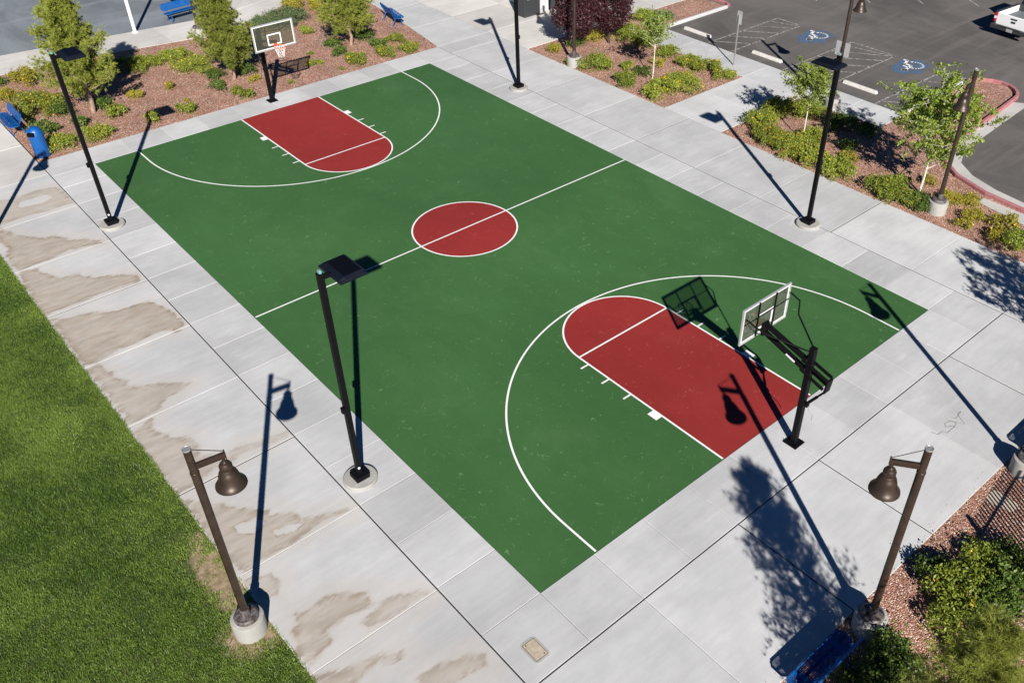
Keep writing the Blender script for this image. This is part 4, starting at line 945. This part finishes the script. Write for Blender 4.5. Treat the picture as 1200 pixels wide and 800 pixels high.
# ---------------------------------------------------------------- signs, wheel stops, utility lid, stones
def sign(loc, label, pair=False):
    e = empty('parking_sign', loc, 0, label, 'sign', 'parking signs on steel posts'); b = MB(); b.box((0, 0, 1.2), (.05, .05, 2.4)); b.build('post', M_steel, e)
    for k, (z, h) in enumerate(((2.15, .45),)):
        for y in ((-.2, .2) if pair else (0,)):
            b = MB(); b.box((.04, y, z+.12), (.006, .3, .62)); b.build('sign_panel', M_alu, e, bevel=.001)
sign((18.75, 3.6, 0), 'single panel sign on a thin post at the end of the flowering shrubs')
sign((19.0, -1.95, 0), 'sign with two panels seen just above the right light pole head', True)
def wstop(x, y, label, rz=0):
    b = MB(); p = [(-.1, 0), (.1, 0), (.07, .13), (-.07, .13)]; n = 4; vs = [(a, s_*(.9 if z_ < .05 else .86), z_) for s_ in (-1, 1) for a, z_ in p]
    b.add(vs, [(0, 1, 2, 3), (7, 6, 5, 4)]+[(i, (i+1) % 4, 4+(i+1) % 4, 4+i) for i in range(4)]); o = b.build('wheel_stop', M_white, bevel=.01)
    o.location = (x, y, -.028); o.rotation_euler = (0, 0, rz); tag(o, label, 'wheel stop', 'concrete wheel stops in the parking bays'); o.data.materials[0] = M_stopm
M_stopm = mat('painted_concrete', (.62, .60, .57), .85); t = NT(M_stopm); t.col(t.scale((.62, .60, .57), t.ramp(t.noise(6, 5, .75), .3, .7, .8, 1.08)))
wstop(20.78, 7.75, 'farthest white wheel stop, left of the sign post'); wstop(20.8, 3.2, 'middle white wheel stop beside a lamp shadow'); wstop(21.05, -2.0, 'nearest white wheel stop, right of the right black pole')
pc = G(627, 761); e = empty('utility_box', (pc.x, pc.y, 0), 0, 'beige oval cornered utility box lid set in the near corner slab', 'utility cover')
def rrect(w, h, r, z, n=6):
    return [(sx*(w-r)+r*math.cos(a), sy*(h-r)+r*math.sin(a), z) for sx, sy, a0 in ((1, 1, 0), (-1, 1, 90), (-1, -1, 180), (1, -1, 270)) for a in [rad(a0+90*k/n) for k in range(n+1)]]
b = MB(); v = rrect(.20, .29, .10, .006); b.add(v, [tuple(range(len(v)))]); v2 = rrect(.2, .29, .1, .0); b.add(v+v2, [(i, (i+1) % 28, 28+(i+1) % 28, 28+i) for i in range(28)]); b.build('collar', M_drum, e)
b = MB(); v = rrect(.155, .24, .03, .009); b.add(v, [tuple(range(len(v)))]); b.build('gap', M_dgrey, e)
b = MB(); v = rrect(.145, .23, .028, .013); b.add(v, [tuple(range(len(v)))]); b.build('lid', M_lid, e)
for dx, dy in ((.09, -.19), (-.09, .19)): b = MB(); b.lathe([(.014, .013), (.014, .018), (0, .018)], (dx, dy, 0), 8); b.build('lid_bolt', M_dgrey, e)
def rock(px, py, r, label, fl=.5, name='rock'):
    bm = bmesh.new(); bmesh.ops.create_icosphere(bm, subdivisions=3, radius=1)
    for v in bm.verts: v.co *= 1+.16*math.sin(v.co.x*4+px)+.12*math.cos(v.co.y*5+py); v.co.z *= fl
    me = bpy.data.meshes.new(name); bm.to_mesh(me); bm.free(); me.materials.append(M_stone); o = bpy.data.objects.new(name, me); COL.objects.link(o)
    p = G(px, py); o.location = (p.x, p.y, -.03); o.scale = (r, r*.8, r); o.rotation_euler = (0, 0, px); tag(o, label, 'rock')
rock(1130, 635, .12, 'small tan rock above the leafy shrubs in the near right bed')
b = MB()
v = rrect(.24, .19, .1, -.010); b.add(v, [tuple(range(28))]); o = b.build('stepping_slab', M_stone); p = G(1168, 583); o.location = (p.x, p.y, 0); tag(o, 'flat beige stone slab in gravel left of the picture edge lamp drum', 'slab')
b = MB(); b.add(rrect(.2, .14, .09, -.009), [tuple(range(28))]); o = b.build('stepping_slab', M_stone); p = G(1184, 592); o.location = (p.x, p.y, 0); tag(o, 'smaller beige slab crossed by fence shadow stripes', 'slab')

# graffiti scratches on the near right slab
b = MB(); g0 = G(1108, 497); z = .002
def scr(pts, w=.018):
    for p, q in zip(pts, pts[1:]):
        d = Vector((q[0]-p[0], q[1]-p[1])); n_ = Vector((-d.y, d.x)).normalized()*w/2
        b.add([(p[0]+n_.x, p[1]+n_.y, z), (q[0]+n_.x, q[1]+n_.y, z), (q[0]-n_.x, q[1]-n_.y, z), (p[0]-n_.x, p[1]-n_.y, z)], [(0, 1, 2, 3)])
px_ = lambda pts: [tuple(G(x, y))[:2] for x, y in pts]
scr(px_([(1091, 506), (1099, 509), (1104, 505), (1110, 507), (1118, 500), (1121, 495), (1114, 493), (1107, 496), (1108, 500), (1116, 499), (1122, 501)]))
scr(px_([(1114, 489), (1120, 490), (1126, 482), (1122, 484), (1124, 488), (1130, 496)])); scr(px_([(1107, 491), (1118, 494), (1131, 497)], ), .012)
b.build('pavement_scribble', mat('grey_scuff', (.2, .19, .19), .9), kind='structure')

# ---------------------------------------------------------------- white pole and shade structure beyond
e = empty('white_post', (-1.1, 26.85, 0), 0, 'tall white steel post at the edge of the grey play court', 'post')
b = MB(); b.lathe([(.085, 0), (.085, 4.6), (0, 4.6)], seg=20); b.build('post', M_white, e, True)
b = MB(); b.lathe([(.16, 0), (.16, .03), (0, .03)], seg=20); b.build('base_plate', M_white, e, True)
b = MB(); b.box((1.0, -.6, 3.6), (.06, 1.8, 1.05)); b.build('backboard', M_white, e)

# ---------------------------------------------------------------- picket fence outside the lower right
fe = empty('picket_fence', (-.45, -21.25, 0), math.atan2(.35, 2.4), 'dark metal picket fence outside the lower right edge, casting striped shadow', 'fence')
b = MB()
for z in (.25, 1.62): b.bar((0, 0, z), (6.6, 0, z), .035, .04)
b.build('rails', M_black, fe); b = MB()
for k in range(1, 56): b.box((k*.118, 0, .98), (.04, .03, 1.80))
b.build('pickets', M_black, fe)
for x in (0, 3.3, 6.6): b = MB(); b.box((x, 0, 1.0), (.09, .09, 2.0)); b.build('fence_post', M_black, fe, bevel=.005)

# ---------------------------------------------------------------- building corner
e = empty('grey_building', (16.55, 15.5, 0), 0, 'pale grey building corner with dark cabinet at the top of the picture', 'building')
b = MB(); b.box((3.0, 2.6, 1.6), (6.0, 5.0, 3.2)); b.build('wall', M_wall, e, bevel=.01)
b = MB(); b.box((3.0, 2.6, 3.26), (6.5, 5.5, .12)); b.build('roof', M_dgrey, e)
b = MB(); b.box((1.2, .09, 1.05), (.9, .03, 2.1)); b.build('door', M_dgrey, e)
e = empty('vending_cabinet', (15.95, 15.75, 0), 0, 'dark grey steel cabinet with pale label against the building corner', 'cabinet')
b = MB(); b.box((0, 0, .95), (1.1, .8, 1.9)); b.build('body', M_dgrey, e, bevel=.02)
b = MB(); b.box((.02, -.405, 1.12), (.7, .012, .45)); b.build('label_plate', M_alu, e)
b = MB(); b.box((.02, -.412, 1.14), (.6, .006, .28)); b.build('label_window', M_mgrey, e)
b = MB(); b.lathe([(.06, 0), (.06, 1.1), (0, 1.12)], seg=14); o = b.build('shadow_post', M_dgrey, None, True); o.location = (16.9, 14.75, 0); tag(o, 'dark post standing in for a shadow on the pale grey wall beside burgundy trees', 'shadow_post')  # added dark post, stands in for a shadow on the building wall

# ---------------------------------------------------------------- pickup truck (rear towards -x local)
TR = G(1168, 14, 1.08)
ang = -.08
def pickup(loc, rz):
    e = empty('pickup_truck', loc, rz, 'white pickup truck with open bed parked at the top right corner', 'pickup truck')
    wd_ = 2.1; L_ = 5.8
    b = MB(); z0, z1 = .52, 1.12
    # bed walls, cab lower body, bonnet (x forward from the tailgate at 0)
    b.box((.95+.1, wd_/2-.09, .82), (1.9, .18, .6)); b.box((.95+.1, -wd_/2+.09, .82), (1.9, .18, .6))
    b.box((3.9, 0, .80), (3.78, wd_, .56)); b.box((4.95, 0, 1.1), (1.6, wd_-.1, .10))
    b.build('body', M_white, e, bevel=.04)
    b = MB(); b.box((.04, 0, .82), (.08, wd_-.30, .58)); tg = b.build('tailgate', M_white, e, bevel=.02)
    b = MB(); b.box((-.012, -.05, .98), (.02, .34, .06)); b.build('tailgate_badge', M_dgrey, tg)
    b = MB(); b.box((-.014, -.05, .83), (.02, .22, .08)); b.build('tailgate_handle', M_dgrey, tg)
    b = MB(); b.box((1.03, 0, .80), (1.88, wd_-.37, .04))
    for k in range(9): b.box((1.03, -.76+k*.19, .83), (1.86, .08, .035))
    b.build('bed_liner', M_mgrey, e)
    for s_ in (-1, 1): b = MB(); b.box((1.0, s_*(wd_/2-.09), 1.135), (1.95, .16, .03)); b.build('bed_rail', M_dgrey, e)
    b = MB(); b.box((2.0, 0, .87), (.1, wd_-.36, .6)); b.build('bed_bulkhead', M_dgrey, e)
    b = MB(); b.box((-.1, 0, .46), (.2, wd_, .2)); b.box((-.16, 0, .58), (.14, 1.2, .03)); bp = b.build('rear_bumper', M_dgrey, e, bevel=.03)
    b = MB(); b.box((-.205, -.05, .45), (.02, .34, .15)); b.build('number_plate', M_alu, bp)
    for s_ in (-1, 1):
        b = MB(); b.box((.03, s_*(wd_/2-.075), .86), (.1, .15, .44)); tl = b.build('taillight', M_tail, e, bevel=.02)
        b = MB(); b.box((-.024, s_*(wd_/2-.075), .86), (.012, .12, .12)); b.build('reversing_lamp', M_white, tl)
    b = MB(); vs = [(2.1, -.93), (4.35, -.93), (4.35, .93), (2.1, .93)]; b.add([(x, y, 1.08) for x, y in vs]+[(2.25, -.75, 1.78), (3.75, -.75, 1.78), (3.75, .75, 1.78), (2.25, .75, 1.78)], [(0, 1, 5, 4), (1, 2, 6, 5), (2, 3, 7, 6), (3, 0, 4, 7)]); b.build('windows', M_glass, e)
    b = MB(); b.box((3.0, 0, 1.79), (1.6, 1.56, .07)); b.build('roof', M_white, e, bevel=.03)
    for x in (1.05, 4.75):
        for s_ in (-1, 1):
            b = MB(); b.tube([(x, s_*.72, .38), (x, s_*.98, .38)], .38, 28); w_ = b.build('wheel', M_rub, e, True)
            b = MB(); b.tube([(x, s_*.97, .38), (x, s_*1.0, .38)], .22, 20); b.build('rim', M_alu, w_, True)
    return e
d = Vector((math.cos(ang), math.sin(ang), 0)); side = Vector((-d.y, d.x, 0))
pickup((TR.x-side.x*1.0, TR.y-side.y*1.0, -.03), ang)
